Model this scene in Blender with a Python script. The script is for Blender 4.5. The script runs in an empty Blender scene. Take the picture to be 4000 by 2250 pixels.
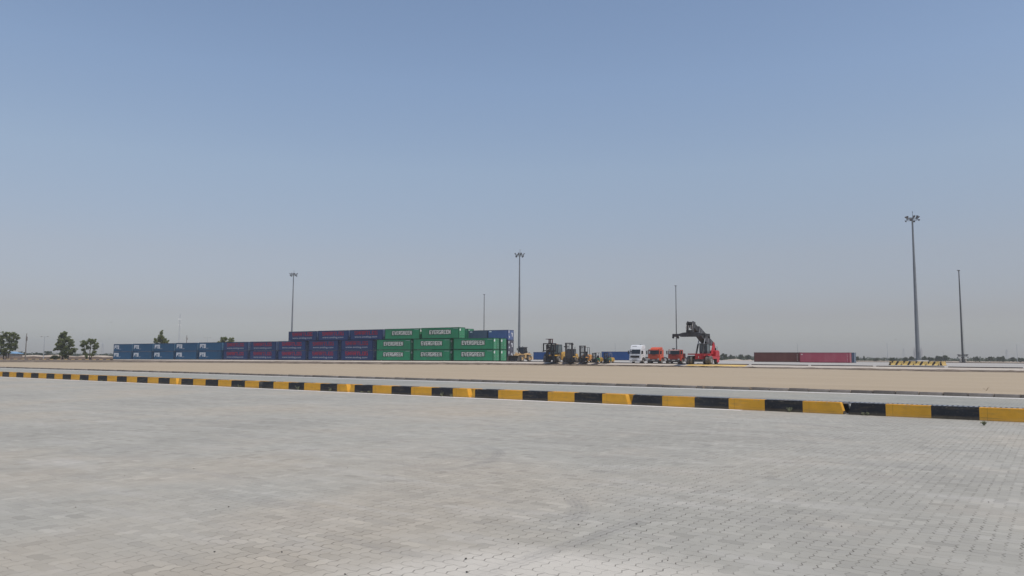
import bpy, bmesh, math, random
from mathutils import Vector, Matrix
R = math.radians
scene = bpy.context.scene
COL = scene.collection

# ------------------------------------------------------------------ camera, sky, sun
PITCH = math.atan(270 / 3000)
CAM_H = 1.6
HAZE_DENSITY = 0.00030
cam_data = bpy.data.cameras.new('camera')
cam = bpy.data.objects.new('camera', cam_data)
COL.objects.link(cam)
cam_data.sensor_width = 36.0
cam_data.lens = 36.0 * 3000 / 4000
cam_data.clip_start = 0.1
cam_data.clip_end = 9000
cam.matrix_world = (Matrix.Translation((0, 0, CAM_H)) @ Matrix.Rotation(R(90) + PITCH, 4, 'X')
                    @ Matrix.Rotation(0.0055, 4, 'Z'))
scene.camera = cam
scene.view_settings.view_transform = 'Standard'
scene.view_settings.look = 'None'
scene.view_settings.exposure = 0.0
scene.view_settings.gamma = 1.0

SUN_EL = R(62)
SUN_DIR = Vector((0.72, -0.69, 0)).normalized()          # towards the sun, on the ground
SUN_AZ = math.atan2(SUN_DIR.x, SUN_DIR.y)                 # clockwise from +Y
world = bpy.data.worlds.new('World')
scene.world = world
world.use_nodes = True
wn, wl = world.node_tree.nodes, world.node_tree.links
wn.clear()
sky = wn.new('ShaderNodeTexSky')
sky.sky_type = 'NISHITA'
sky.sun_disc = False
sky.sun_elevation = SUN_EL
sky.sun_rotation = SUN_AZ
sky.air_density = 1.0
sky.dust_density = 0.5
sky.ozone_density = 1.0
geo = wn.new('ShaderNodeTexCoord')
sep = wn.new('ShaderNodeSeparateXYZ')
wl.new(geo.outputs['Generated'], sep.inputs[0])
ramp = wn.new('ShaderNodeValToRGB')
SKY_RAMP = [(0.0, (0.45, 0.48, 0.62)), (0.015, (0.453, 0.48, 0.613)), (0.052, (0.49, 0.44, 0.507)), (0.127, (0.713, 0.587, 0.567)),
            (0.236, (0.96, 0.825, 0.745)), (0.34, (1.03, 0.93, 0.87)), (0.46, (1.02, 0.945, 0.90)), (1.0, (0.95, 0.90, 0.90))]
els = ramp.color_ramp.elements
while len(els) < len(SKY_RAMP):
    els.new(0.5)
for e, (p, c) in zip(els, SKY_RAMP):
    e.position = p
    e.color = (*c, 1)
wl.new(sep.outputs['Z'], ramp.inputs[0])
mulc = wn.new('ShaderNodeMix')
mulc.data_type = 'RGBA'
mulc.blend_type = 'MULTIPLY'
mulc.inputs[0].default_value = 1.0
wl.new(sky.outputs[0], mulc.inputs[6])
wl.new(ramp.outputs[0], mulc.inputs[7])
bg = wn.new('ShaderNodeBackground')
bg.inputs[1].default_value = 0.15
wl.new(mulc.outputs[2], bg.inputs[0])
wo = wn.new('ShaderNodeOutputWorld')
wl.new(bg.outputs[0], wo.inputs[0])

sun_data = bpy.data.lights.new('sun', 'SUN')
sun_data.energy = 3.1
sun_data.angle = R(0.6)
sun_data.color = (1.0, 0.92, 0.80)
sun = bpy.data.objects.new('sun', sun_data)
COL.objects.link(sun)
sd = Vector((SUN_DIR.x * math.cos(SUN_EL), SUN_DIR.y * math.cos(SUN_EL), math.sin(SUN_EL)))
sun.rotation_euler = sd.to_track_quat('Z', 'Y').to_euler()
sun.location = (0, 0, 80)

# ------------------------------------------------------------------ site axes
# s runs along the kerbs and the container rows (to the right and nearer), d runs away from them
U = Vector((0.8146, -0.5800, 0))
V = Vector((0.5800, 0.8146, 0))
UROT = math.atan2(U.y, U.x)
FACE = math.atan2(-V.y, -V.x)          # heading of vehicles parked nose-on to the yard edge


def sd_pos(s, d, z=0.0):
    p = U * s + V * d
    return Vector((p.x, p.y, z))


def at(px, Y, z=0.0):
    """point at distance Y whose column in the survey photo is px"""
    return Vector(((px - 2000) / 3000 * Y * math.cos(PITCH), Y, z))


def to_sd(p):
    return p.dot(U), p.dot(V)


YARD_TABLE = [(-330, -0.1), (-282, 0.0), (-215, 0.30), (-147, 0.48), (-108, 0.62), (-57, 0.44), (-29, 0.37), (0, 0.31), (80, 0.2), (200, 0.1)]


def yard_z(s, d=143.0):
    t = YARD_TABLE
    z = t[0][1] if s < t[0][0] else t[-1][1]
    for (a, za), (b, zb) in zip(t, t[1:]):
        if a <= s <= b:
            k = (s - a) / (b - a)
            z = za + (zb - za) * k
    return z + 0.003 * (d - 143)


def on_yard(p):
    s, d = to_sd(p)
    return Vector((p.x, p.y, yard_z(s, d)))


# ------------------------------------------------------------------ material helpers
class NT:
    def __init__(self, name):
        self.m = bpy.data.materials.new(name)
        self.m.use_nodes = True
        self.n = self.m.node_tree.nodes
        self.l = self.m.node_tree.links
        self.p = self.n['Principled BSDF']
        self.tc = self.n.new('ShaderNodeTexCoord')

    def link(self, a, b):
        self.l.new(a, b)

    def val(self, sock, v):
        if isinstance(v, (int, float)):
            sock.default_value = v
        elif isinstance(v, tuple):
            sock.default_value = (*v, 1) if len(v) == 3 and len(sock.default_value) == 4 else v
        else:
            self.l.new(v, sock)

    def math(self, op, a, b=0.0, c=None, clamp=False):
        k = self.n.new('ShaderNodeMath')
        k.operation = op
        k.use_clamp = clamp
        self.val(k.inputs[0], a)
        self.val(k.inputs[1], b)
        if c is not None:
            self.val(k.inputs[2], c)
        return k.outputs[0]

    def noise(self, scale, detail=4, rough=0.55, vec=None, dist=0.0):
        k = self.n.new('ShaderNodeTexNoise')
        k.inputs['Scale'].default_value = scale
        k.inputs['Detail'].default_value = detail
        k.inputs['Roughness'].default_value = rough
        k.inputs['Distortion'].default_value = dist
        self.l.new(vec if vec is not None else self.tc.outputs['Object'], k.inputs['Vector'])
        return k.outputs['Fac']

    def ramp(self, fac, stops, interp='LINEAR'):
        k = self.n.new('ShaderNodeValToRGB')
        k.color_ramp.interpolation = interp
        e = k.color_ramp.elements
        while len(e) < len(stops):
            e.new(0.5)
        for el, (p, c) in zip(e, stops):
            el.position = p
            el.color = (c, c, c, 1) if isinstance(c, (int, float)) else (*c, 1)
        self.l.new(fac, k.inputs[0])
        return k.outputs[0]

    def mix(self, fac, a, b, blend='MIX'):
        k = self.n.new('ShaderNodeMix')
        k.data_type = 'RGBA'
        k.blend_type = blend
        self.val(k.inputs[0], fac)
        self.val(k.inputs[6], a)
        self.val(k.inputs[7], b)
        return k.outputs[2]

    def mapping(self, scale=(1, 1, 1), src=None, rot=(0, 0, 0), loc=(0, 0, 0)):
        k = self.n.new('ShaderNodeMapping')
        k.inputs['Scale'].default_value = scale
        k.inputs['Rotation'].default_value = rot
        k.inputs['Location'].default_value = loc
        self.l.new(src if src is not None else self.tc.outputs['Object'], k.inputs[0])
        return k.outputs[0]

    def xyz(self, src=None):
        k = self.n.new('ShaderNodeSeparateXYZ')
        self.l.new(src if src is not None else self.tc.outputs['Object'], k.inputs[0])
        return k.outputs

    def combine(self, x, y, z=0.0):
        k = self.n.new('ShaderNodeCombineXYZ')
        self.val(k.inputs[0], x)
        self.val(k.inputs[1], y)
        self.val(k.inputs[2], z)
        return k.outputs[0]

    def bump(self, h, strength=0.3, dist=0.02):
        k = self.n.new('ShaderNodeBump')
        k.inputs['Strength'].default_value = strength
        k.inputs['Distance'].default_value = dist
        self.l.new(h, k.inputs['Height'])
        self.l.new(k.outputs[0], self.p.inputs['Normal'])

    def out(self, col, rough=0.8, metal=0.0, spec=0.3):
        self.val(self.p.inputs['Base Color'], col)
        self.val(self.p.inputs['Roughness'], rough)
        self.p.inputs['Metallic'].default_value = metal
        self.p.inputs['Specular IOR Level'].default_value = spec
        return self.m


def plain(name, c, rough=0.6, var=0.25, scale=3.0, metal=0.0, spec=0.4, dirt=None, objvar=0.0):
    """worn, slightly uneven paint or metal"""
    t = NT(name)
    src = None
    if objvar:
        oi = t.n.new('ShaderNodeObjectInfo')
        va = t.n.new('ShaderNodeVectorMath')
        va.operation = 'ADD'
        t.link(t.tc.outputs['Object'], va.inputs[0])
        sh = t.math('MULTIPLY', oi.outputs['Random'], 90.0)
        t.link(t.combine(sh, sh, sh), va.inputs[1])
        src = va.outputs[0]
    n1 = t.noise(scale, 5, 0.6, src)
    n2 = t.noise(scale * 0.2, 3, 0.55, src)
    f = t.math('ADD', t.math('MULTIPLY', n1, 0.6), t.math('MULTIPLY', n2, 0.4))
    a = tuple(x * (1 - var) for x in c)
    b = tuple(min(1, x * (1 + var)) for x in c)
    col = t.ramp(f, [(0.3, a), (0.7, b)])
    if dirt:
        w = t.noise(scale * 0.8, 6, 0.7, t.mapping((1, 1, 0.25), src))
        col = t.mix(t.math('MULTIPLY', t.ramp(w, [(0.48, 0.0), (0.7, 1.0)]), dirt[1]), col, dirt[0])
    if objvar:
        k = t.math('ADD', 1 - objvar, t.math('MULTIPLY', oi.outputs['Random'], 2 * objvar))
        col = t.mix(1.0, col, t.combine(k, k, k), 'MULTIPLY')
    return t.out(col, rough, metal, spec)


# ------------------------------------------------------------------ mesh helpers
class MB:
    def __init__(self):
        self.v, self.f = [], []

    def add(self, vs, fs):
        o = len(self.v)
        self.v += [tuple(p) for p in vs]
        self.f += [tuple(i + o for i in q) for q in fs]
        return self

    def box(self, x0, x1, y0, y1, z0, z1):
        return self.add([(x0, y0, z0), (x1, y0, z0), (x1, y1, z0), (x0, y1, z0), (x0, y0, z1), (x1, y0, z1), (x1, y1, z1), (x0, y1, z1)],
                        [(3, 2, 1, 0), (4, 5, 6, 7), (0, 1, 5, 4), (1, 2, 6, 5), (2, 3, 7, 6), (3, 0, 4, 7)])

    def bar(self, p, q, w, h=None):
        """rectangular bar from p to q"""
        p, q = Vector(p), Vector(q)
        h = h or w
        d = (q - p).normalized()
        side = d.cross(Vector((0, 0, 1)))
        if side.length < 1e-4:
            side = Vector((0, 1, 0))
        side.normalize()
        up = side.cross(d).normalized()
        vs = []
        for c in (p, q):
            for a, b in ((-1, -1), (1, -1), (1, 1), (-1, 1)):
                vs.append(c + side * a * w / 2 + up * b * h / 2)
        return self.add(vs, [(0, 1, 2, 3), (7, 6, 5, 4), (0, 4, 5, 1), (1, 5, 6, 2), (2, 6, 7, 3), (3, 7, 4, 0)])

    def tube(self, p, q, r0, r1=None, n=8, cap=True):
        p, q = Vector(p), Vector(q)
        r1 = r0 if r1 is None else r1
        d = (q - p).normalized()
        a = d.orthogonal().normalized()
        b = d.cross(a)
        vs = []
        for c, r in ((p, r0), (q, r1)):
            for i in range(n):
                t = 2 * math.pi * i / n
                vs.append(c + (a * math.cos(t) + b * math.sin(t)) * r)
        fs = [(i, (i + 1) % n, n + (i + 1) % n, n + i) for i in range(n)]
        if cap:
            fs += [tuple(range(n - 1, -1, -1)), tuple(range(n, 2 * n))]
        return self.add(vs, fs)

    def path(self, pts, r, n=6):
        for a, b in zip(pts, pts[1:]):
            self.tube(a, b, r, r, n)
        return self

    def prism(self, poly, y0, y1, axis='y'):
        """polygon of (x, z) swept from y0 to y1 (axis x: polygon of (y, z))"""
        n = len(poly)
        mk = (lambda a, b, c: (a, c, b)) if axis == 'y' else ((lambda a, b, c: (c, a, b)) if axis == 'x' else (lambda a, b, c: (a, b, c)))
        vs = [mk(a, b, y0) for a, b in poly] + [mk(a, b, y1) for a, b in poly]
        fs = [tuple(range(n)), tuple(range(2 * n - 1, n - 1, -1))]
        fs += [(i, n + i, n + (i + 1) % n, (i + 1) % n) for i in range(n)]
        return self.add(vs, fs)

    def lathe(self, prof, c=(0, 0, 0), axis='y', n=20):
        """closed ring profile of (radius, along) about an axis through c"""
        m = len(prof)
        vs, fs = [], []
        for i in range(n):
            t = 2 * math.pi * i / n
            for r, a in prof:
                if axis == 'y':
                    vs.append((c[0] + r * math.cos(t), c[1] + a, c[2] + r * math.sin(t)))
                else:
                    vs.append((c[0] + r * math.cos(t), c[1] + r * math.sin(t), c[2] + a))
        for i in range(n):
            j = (i + 1) % n
            for k in range(m - 1):
                fs.append((i * m + k, j * m + k, j * m + k + 1, i * m + k + 1))
        return self.add(vs, fs)

    def mesh(self, name, bevel=0.0, smooth=False):
        bm = bmesh.new()
        vs = [bm.verts.new(p) for p in self.v]
        for q in self.f:
            try:
                bm.faces.new([vs[i] for i in q])
            except ValueError:
                pass
        bmesh.ops.recalc_face_normals(bm, faces=bm.faces[:])
        if bevel:
            ed = [e for e in bm.edges if len(e.link_faces) == 2 and e.calc_face_angle(0) > 0.35]
            bmesh.ops.bevel(bm, geom=ed, offset=bevel, segments=2, affect='EDGES', clamp_overlap=True)
        me = bpy.data.meshes.new(name)
        bm.to_mesh(me)
        bm.free()
        if smooth:
            for p in me.polygons:
                p.use_smooth = True
        return me

    def build(self, name, mat, parent=None, bevel=0.0, smooth=False, loc=None, rotz=0.0):
        me = self.mesh(name, bevel, smooth)
        if mat:
            me.materials.append(mat)
        return link(name, me, parent, loc, rotz)


def link(name, me, parent=None, loc=None, rotz=0.0):
    o = bpy.data.objects.new(name, me)
    COL.objects.link(o)
    if parent:
        o.parent = parent
    if loc is not None:
        o.location = loc
    if rotz:
        o.rotation_euler = (0, 0, rotz)
    return o


def tag(o, label, cat, group=None, kind=None):
    if label:
        o['label'] = label
    if cat:
        o['category'] = cat
    if group:
        o['group'] = group
    if kind:
        o['kind'] = kind
    return o


def thing(name, label, cat, loc=(0, 0, 0), rotz=0.0, group=None):
    o = bpy.data.objects.new(name, None)
    COL.objects.link(o)
    o.empty_display_size = 0.3
    o.location = loc
    o.rotation_euler = (0, 0, rotz)
    return tag(o, label, cat, group)


def dup(root, loc, rotz=None, label=None, group=None):
    r = root.copy()
    COL.objects.link(r)
    r.location = loc
    if rotz is not None:
        r.rotation_euler = (0, 0, rotz)
    if label:
        r['label'] = label
    if group:
        r['group'] = group
    for ch in list(root.children):
        c = ch.copy()
        COL.objects.link(c)
        c.parent = r
        for g in list(ch.children):
            k = g.copy()
            COL.objects.link(k)
            k.parent = c
    return r


def structure(name, mb, mat, loc=None, rotz=0.0, kind='structure', label=None):
    o = mb.build(name, mat, None, loc=loc, rotz=rotz)
    o['kind'] = kind
    if label:
        o['label'] = label
    return o


rnd = random.Random(7)

# ------------------------------------------------------------------ ground materials
def soil_material(name, a, b, c, s1=0.25, s2=3.0):
    t = NT(name)
    n1 = t.noise(s1, 6, 0.6)
    n2 = t.noise(s2, 6, 0.65)
    col = t.ramp(n1, [(0.35, a), (0.65, b)])
    col = t.mix(t.math('MULTIPLY', t.ramp(n2, [(0.45, 0.0), (0.7, 1.0)]), 0.5), col, c)
    t.bump(n2, 0.5, 0.05)
    return t.out(col, 0.95, 0, 0.1)


def sand_material():
    t = NT('sand')
    n1 = t.noise(0.12, 4, 0.5, t.mapping((0.4, 1.6, 1)))
    n2 = t.noise(9.0, 4, 0.7)
    n3 = t.noise(60.0, 2, 0.6)
    col = t.ramp(n1, [(0.3, (0.385, 0.316, 0.228)), (0.7, (0.42, 0.348, 0.254))])
    col = t.mix(t.math('MULTIPLY', t.ramp(n2, [(0.4, 0.0), (0.75, 1.0)]), 0.38), col, (0.30, 0.242, 0.172))
    col = t.mix(t.math('MULTIPLY', t.ramp(n3, [(0.60, 0.0), (0.72, 1.0)]), 0.25), col, (0.45, 0.38, 0.31))
    t.bump(n2, 0.35, 0.04)
    return t.out(col, 0.95, 0, 0.1)


def paver_material(name, near=True):
    t = NT(name)
    x, y, _ = t.xyz()
    W_ = 0.115
    wob = t.math('MULTIPLY', t.math('SUBTRACT', t.noise(2.3, 2), 0.5), 0.02)
    zx = t.math('SUBTRACT', t.math('PINGPONG', y, W_ / 2), W_ / 4)
    zy = t.math('SUBTRACT', t.math('PINGPONG', x, W_ / 2), W_ / 4)
    u = t.math('DIVIDE', t.math('ADD', t.math('MULTIPLY_ADD', zx, 0.46, x), wob), W_)
    v = t.math('DIVIDE', t.math('SUBTRACT', t.math('MULTIPLY_ADD', zy, 0.28, y), wob), W_)
    # two to one blocks laid in a square herringbone
    ci, cj = t.math('FLOOR', u), t.math('FLOOR', v)
    fx, fy = t.math('SUBTRACT', u, ci), t.math('SUBTRACT', v, cj)
    k4 = t.math('FLOORED_MODULO', t.math('SUBTRACT', ci, cj), 4.0)
    is_k = [t.math('COMPARE', k4, float(q), 0.3) for q in range(4)]
    off = lambda d, m: t.math('ADD', d, m)
    dv = t.math('MINIMUM', off(fx, is_k[1]), off(t.math('SUBTRACT', 1.0, fx), is_k[0]))
    du = t.math('MINIMUM', off(fy, is_k[2]), off(t.math('SUBTRACT', 1.0, fy), is_k[3]))
    JW = 0.030
    jv = t.ramp(dv, [(0.0, 1.0), (JW, 0.85), (JW * 1.8, 0.0)])
    ju = t.ramp(du, [(0.0, 1.0), (JW * 0.8, 0.8), (JW * 1.5, 0.0)])
    joint = t.math('MAXIMUM', jv, t.math('MULTIPLY', ju, 0.75))  # joints along d kept darker: the shadow in them is painted into the colour
    wn_ = t.n.new('ShaderNodeTexWhiteNoise')
    wn_.noise_dimensions = '2D'
    t.link(t.combine(t.math('SUBTRACT', ci, is_k[1]), t.math('SUBTRACT', cj, is_k[2])), wn_.inputs['Vector'])
    block = wn_.outputs['Value']
    # broad tones: cement grey, dusty tan, pale worn paving
    n_big = t.noise(0.16, 4, 0.55, t.mapping((1, 0.6, 1)))
    n_mid = t.noise(0.7, 5, 0.6)
    n_str = t.noise(1.0, 5, 0.65, t.mapping((0.35, 1.5, 1)))
    n_fin = t.noise(14.0, 4, 0.7)
    col = t.ramp(n_big, [(0.30, (0.310, 0.300, 0.265)), (0.5, (0.358, 0.347, 0.306)), (0.7, (0.395, 0.352, 0.286))])
    col = t.mix(t.math('MULTIPLY', t.ramp(n_mid, [(0.50, 0.0), (0.72, 1.0)]), 0.35), col, (0.43, 0.385, 0.325))
    col = t.mix(t.math('MULTIPLY', t.ramp(n_str, [(0.52, 0.0), (0.70, 1.0)]), 0.38), col, (0.46, 0.445, 0.415))
    col = t.mix(t.math('MULTIPLY', t.ramp(n_str, [(0.30, 1.0), (0.47, 0.0)]), 0.38), col, (0.27, 0.26, 0.245))
    bt = t.ramp(block, [(0.0, 0.84), (0.07, 0.94), (0.5, 1.0), (0.93, 1.05), (1.0, 1.14)])
    col = t.mix(1.0, col, bt, 'MULTIPLY')
    if not near:
        col = t.mix(1.0, col, (0.86, 0.89, 0.90), 'MULTIPLY')
    if near:
        # pale lime-washed corner with its own torn edge (s, d coordinates)
        px_, py_ = t.math('SUBTRACT', x, PALE[0]), t.math('SUBTRACT', y, PALE[1])
        ex = t.math('DIVIDE', t.math('ADD', t.math('MULTIPLY', px_, 0.8146), t.math('MULTIPLY', py_, 0.58)), PALE[2])
        ey = t.math('DIVIDE', t.math('SUBTRACT', t.math('MULTIPLY', py_, 0.8146), t.math('MULTIPLY', px_, 0.58)), PALE[3])
        rr = t.math('SQRT', t.math('ADD', t.math('MULTIPLY', ex, ex), t.math('MULTIPLY', ey, ey)))
        rr = t.math('ADD', rr, t.math('MULTIPLY', t.math('SUBTRACT', t.noise(1.1, 5, 0.6), 0.5), 0.9))
        pale = t.ramp(rr, [(0.45, 1.0), (0.95, 0.0)])
        col = t.mix(t.math('MULTIPLY', pale, 0.80), col, (0.56, 0.53, 0.47))
        # tyre marks: thin arcs
        for (cx, cy, rad, wdt, amt, gx, gy, gr) in TYRES:
            dx = t.math('SUBTRACT', x, cx)
            dy = t.math('SUBTRACT', y, cy)
            dd = t.math('SUBTRACT', t.math('SQRT', t.math('ADD', t.math('MULTIPLY', dx, dx), t.math('MULTIPLY', dy, dy))), rad)
            m = t.math('SUBTRACT', 1.0, t.math('DIVIDE', t.math('ABSOLUTE', dd), wdt), clamp=True)
            hx = t.math('SUBTRACT', x, gx)
            hy = t.math('SUBTRACT', y, gy)
            gd = t.math('DIVIDE', t.math('SQRT', t.math('ADD', t.math('MULTIPLY', hx, hx), t.math('MULTIPLY', hy, hy))), gr)
            m = t.math('MULTIPLY', t.math('POWER', m, 0.4), t.ramp(gd, [(0.35, 1.0), (1.0, 0.0)]))
            m = t.math('MULTIPLY', m, t.ramp(t.noise(2.5, 4, 0.7), [(0.38, 0.35), (0.6, 1.0)]))
            grooves = t.math('MULTIPLY_ADD', t.math('PINGPONG', dd, 0.028), 20.0, 0.35, clamp=True)
            col = t.mix(t.math('MULTIPLY', t.math('MULTIPLY', m, grooves), amt), col, (0.19, 0.185, 0.18))
    # sand-filled joints: only some of them stay open
    openj = t.ramp(t.noise(0.8, 5, 0.7), [(0.36, 0.22), (0.56, 1.0)])
    openj2 = t.ramp(t.noise(7.0, 2, 0.6), [(0.38, 0.20), (0.58, 1.0)])
    jm = t.math('MULTIPLY', t.math('MULTIPLY', joint, openj), openj2)
    # windblown dust lies thicker towards the left of the apron
    swept = t.ramp(t.math('ADD', t.math('DIVIDE', t.math('ADD', x, 10.0), 9.0), t.math('MULTIPLY', t.math('SUBTRACT', n_mid, 0.5), 0.9)), [(0.15, 0.42), (0.70, 1.0)])
    jm = t.math('MULTIPLY', jm, swept)
    col = t.mix(t.math('MULTIPLY', jm, 0.95), col, (0.075, 0.064, 0.052))
    col = t.mix(t.math('MULTIPLY', t.ramp(n_fin, [(0.5, 0.0), (0.8, 1.0)]), 0.18), col, (0.27, 0.26, 0.245))
    h = t.math('SUBTRACT', t.math('MULTIPLY', n_fin, 0.25), t.math('MULTIPLY', joint, openj))
    t.bump(h, 0.55, 0.006)
    return t.out(col, 0.85, 0, 0.25)


PALE = (-3.2, 4.75, 1.9, 1.15)
TYRES = [(-9.76, 8.88, 2.6, 0.13, 0.6, -7.6, 10.2, 2.2), (-9.76, 8.88, 2.25, 0.06, 0.4, -7.6, 10.2, 2.0), (-6.6, 5.8, 2.75, 0.13, 0.6, -4.25, 7.2, 1.2), (-43.48, 7.0, 40.0, 0.12, 0.55, -3.48, 6.0, 1.9), (-10.5, 14.0, 5.2, 0.12, 0.4, -9, 19, 3.5), (6.0, -3.0, 12.5, 0.13, 0.35, 1.5, 8.5, 4)]
M = {}
M['paver'] = paver_material('paver', True)
M['road'] = paver_material('road_paver', False)
M['sand'] = sand_material()
M['soil'] = soil_material('soil', (0.34, 0.275, 0.21), (0.43, 0.36, 0.285), (0.24, 0.19, 0.14), 0.03, 0.35)
M['mud'] = soil_material('mud', (0.045, 0.034, 0.024), (0.235, 0.19, 0.148), (0.32, 0.265, 0.21), 0.35, 1.1)
M['dark_bank'] = soil_material('dark_bank', (0.07, 0.05, 0.04), (0.14, 0.10, 0.075), (0.2, 0.16, 0.12), 0.1, 1.0)
M['pale_bank'] = soil_material('pale_bank', (0.40, 0.34, 0.28), (0.50, 0.43, 0.36), (0.3, 0.25, 0.2), 0.1, 1.0)
M['yard'] = soil_material('yard_concrete', (0.37, 0.355, 0.335), (0.43, 0.415, 0.39), (0.31, 0.295, 0.275), 0.06, 0.8)
M['apron'] = soil_material('apron_concrete', (0.45, 0.40, 0.35), (0.52, 0.47, 0.41), (0.40, 0.35, 0.30), 0.2, 1.5)
M['white_line'] = plain('white_line', (0.72, 0.70, 0.67), 0.8, 0.12, 6.0, dirt=((0.4, 0.38, 0.35), 0.5))
M['dark_kerb'] = plain('dark_kerb', (0.035, 0.028, 0.026), 0.9, 0.3, 2.0)
M['pale_concrete'] = plain('pale_concrete', (0.52, 0.50, 0.47), 0.9, 0.15, 2.0)

# ------------------------------------------------------------------ ground
structure('ground', MB().add([(-2400, -500, -0.3), (2400, -500, -0.3), (2400, 2450, -0.3), (-2400, 2450, -0.3)], [(0, 1, 2, 3)]), M['soil'])
KD = 23.9                                   # front face of the painted kerb
structure('pavement', MB().add([(-130, -40, 0), (90, -40, 0), (90, KD + 1.2, 0), (-130, KD + 1.2, 0)], [(0, 1, 2, 3)]), M['paver'], rotz=UROT)
structure('road', MB().add([(-180, KD + 1.2, 0), (110, KD + 1.2, 0), (110, 39.2, 0), (-180, 39.2, 0)], [(0, 1, 2, 3)]), M['road'], rotz=UROT)
structure('kerb_edge_line', MB().add([(-120, KD - 0.42, .004), (-8.1, KD - 0.42, .004), (-8.1, KD - 0.05, .004), (-120, KD - 0.05, .004)], [(0, 1, 2, 3)]), M['white_line'], rotz=UROT)
structure('road_edge_line', MB().add([(-180, 38.1, .004), (110, 38.1, .004), (110, 38.6, .004), (-180, 38.6, .004)], [(0, 1, 2, 3)]), M['white_line'], rotz=UROT)

# sand field: far edge surveyed along the mud
EDGE = [(-900, 150), (-300, 156), (0, 160), (450, 180), (1000, 174), (1470, 166), (2000, 166), (2700, 146), (3300, 121), (3600, 110), (4000, 104), (4600, 92), (5600, 78)]


def edge_d(s):
    """distance d of the sand's far edge at s"""
    pts = [to_sd(at(px, Y)) for px, Y in EDGE]
    if s <= pts[0][0]:
        return pts[0][1]
    for (a, da), (b, db) in zip(pts, pts[1:]):
        if a <= s <= b:
            return da + (db - da) * (s - a) / (b - a)
    return pts[-1][1]


s_vals = [-330 + 6 * i for i in range(76)]
mb = MB()
rows = 9
for i, s in enumerate(s_vals):
    de = edge_d(s)
    for j in range(rows):
        k = j / (rows - 1)
        z = 0.13 * (1 - k) - 0.10 * k + rnd.uniform(-0.012, 0.012)
        mb.v.append((s, 39.45 + (de - 39.45) * k, z))
for i in range(len(s_vals) - 1):
    for j in range(rows - 1):
        a = i * rows + j
        mb.f.append((a, a + rows, a + rows + 1, a + 1))
structure('sand_field', mb, M['sand'], rotz=UROT)

# torn-up mud between sand and yard
mb = MB()
mr = random.Random(3)
s0 = -330.0
ns, nr = 330, 12
for i in range(ns + 1):
    s = s0 + i * 1.35
    de = edge_d(s) - 0.4
    for j in range(nr):
        k = j / (nr - 1)
        d1 = max(141.2, de + 3)
        z = -0.10 + (max(-.12, yard_z(s) - 0.36) + 0.10) * k
        if 0 < j < nr - 1:
            z += mr.choice((0, 0.03, 0.08, 0.16, 0.26)) * mr.random() * (1.0 - 0.55 * k) * (1.0 if s > -190 else 0.35)
        mb.v.append((s + mr.uniform(-.3, .3), de + (d1 - de) * k + (mr.uniform(-.35, .35) if 0 < j < nr - 1 else 0), z))
for i in range(ns):
    for j in range(nr - 1):
        a = i * nr + j
        mb.f.append((a, a + nr, a + nr + 1, a + 1))
structure('mud_strip', mb, M['mud'], rotz=UROT)

# yard slab with a sloped pale apron along its front
ys = [-292 + 8 * i for i in range(60)]
yd = [142.6, 150, 170, 190, 210, 230, 250]
mb = MB()
for s in ys:
    for d in yd:
        mb.v.append((s, d, yard_z(s, d)))
for i in range(len(ys) - 1):
    for j in range(len(yd) - 1):
        a = i * len(yd) + j
        mb.f.append((a, a + len(yd), a + len(yd) + 1, a + 1))
structure('yard', mb, M['yard'], rotz=UROT)
mb = MB()
for s in ys:
    z = yard_z(s)
    mb.v += [(s, 140.6, z - 0.34), (s, 142.6, z - 0.02)]
for i in range(len(ys) - 1):
    a = i * 2
    mb.f.append((a, a + 2, a + 3, a + 1))
structure('apron', mb, M['apron'], rotz=UROT)
mb = MB()
for s in (-59, -55, -51, -47.5):
    z = yard_z(s)
    mb.v += [(s, 140.7, z - 0.318), (s, 142.45, z - 0.037)]
for i in range(3):
    a = i * 2
    mb.f.append((a, a + 2, a + 3, a + 1))
M['yellow_paint'] = plain('yellow_paint', (0.62, 0.42, 0.13), 0.8, 0.25, 1.0, dirt=((0.5, 0.45, 0.38), 0.7))
structure('apron_marking', mb, M['yellow_paint'], rotz=UROT)

# dark kerb beams along the yard edge, one every 10.65 m
n_beam = 0
beam_words = ['right end one near the yellow and black barriers', 'second from the right end', 'third from the right end', 'fourth from the right end']
s_end = -4.8
for i in range(26):
    a, b = s_end - 10.65 * (i + 1) + 0.55, s_end - 10.65 * i
    mb = MB()
    za, zb = yard_z(a), yard_z(b)
    mb.add([(a, 142.62, za - .03), (b, 142.62, zb - .03), (b, 142.95, zb - .03), (a, 142.95, za - .03),
            (a, 142.62, za + .13), (b, 142.62, zb + .13), (b, 142.95, zb + .13), (a, 142.95, za + .13)],
           [(3, 2, 1, 0), (4, 5, 6, 7), (0, 1, 5, 4), (1, 2, 6, 5), (2, 3, 7, 6), (3, 0, 4, 7)])
    o = mb.build('yard_kerb_beam', M['dark_kerb'], rotz=UROT)
    names = {0: 'long dark kerb beam along the yard edge, rightmost of the row', 1: 'long dark kerb beam in front of the yellow and black barriers',
             2: 'long dark kerb beam at the yard edge in front of the pink container', 3: 'long dark kerb beam at the yard edge in front of the brown container',
             4: 'long dark kerb beam at the yard edge just right of the red reach stacker'}
    tag(o, names.get(i, 'low dark kerb beam at the yard edge in front of the parked machines and container stacks'), 'kerb', 'dark kerb beams along the yard edge')
# far edge of the yard and the earth banks beyond
structure('yard_back_kerb', MB().box(-160, 160, 250, 250.5, 0.2, 0.85), M['dark_bank'], rotz=UROT)


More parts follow.
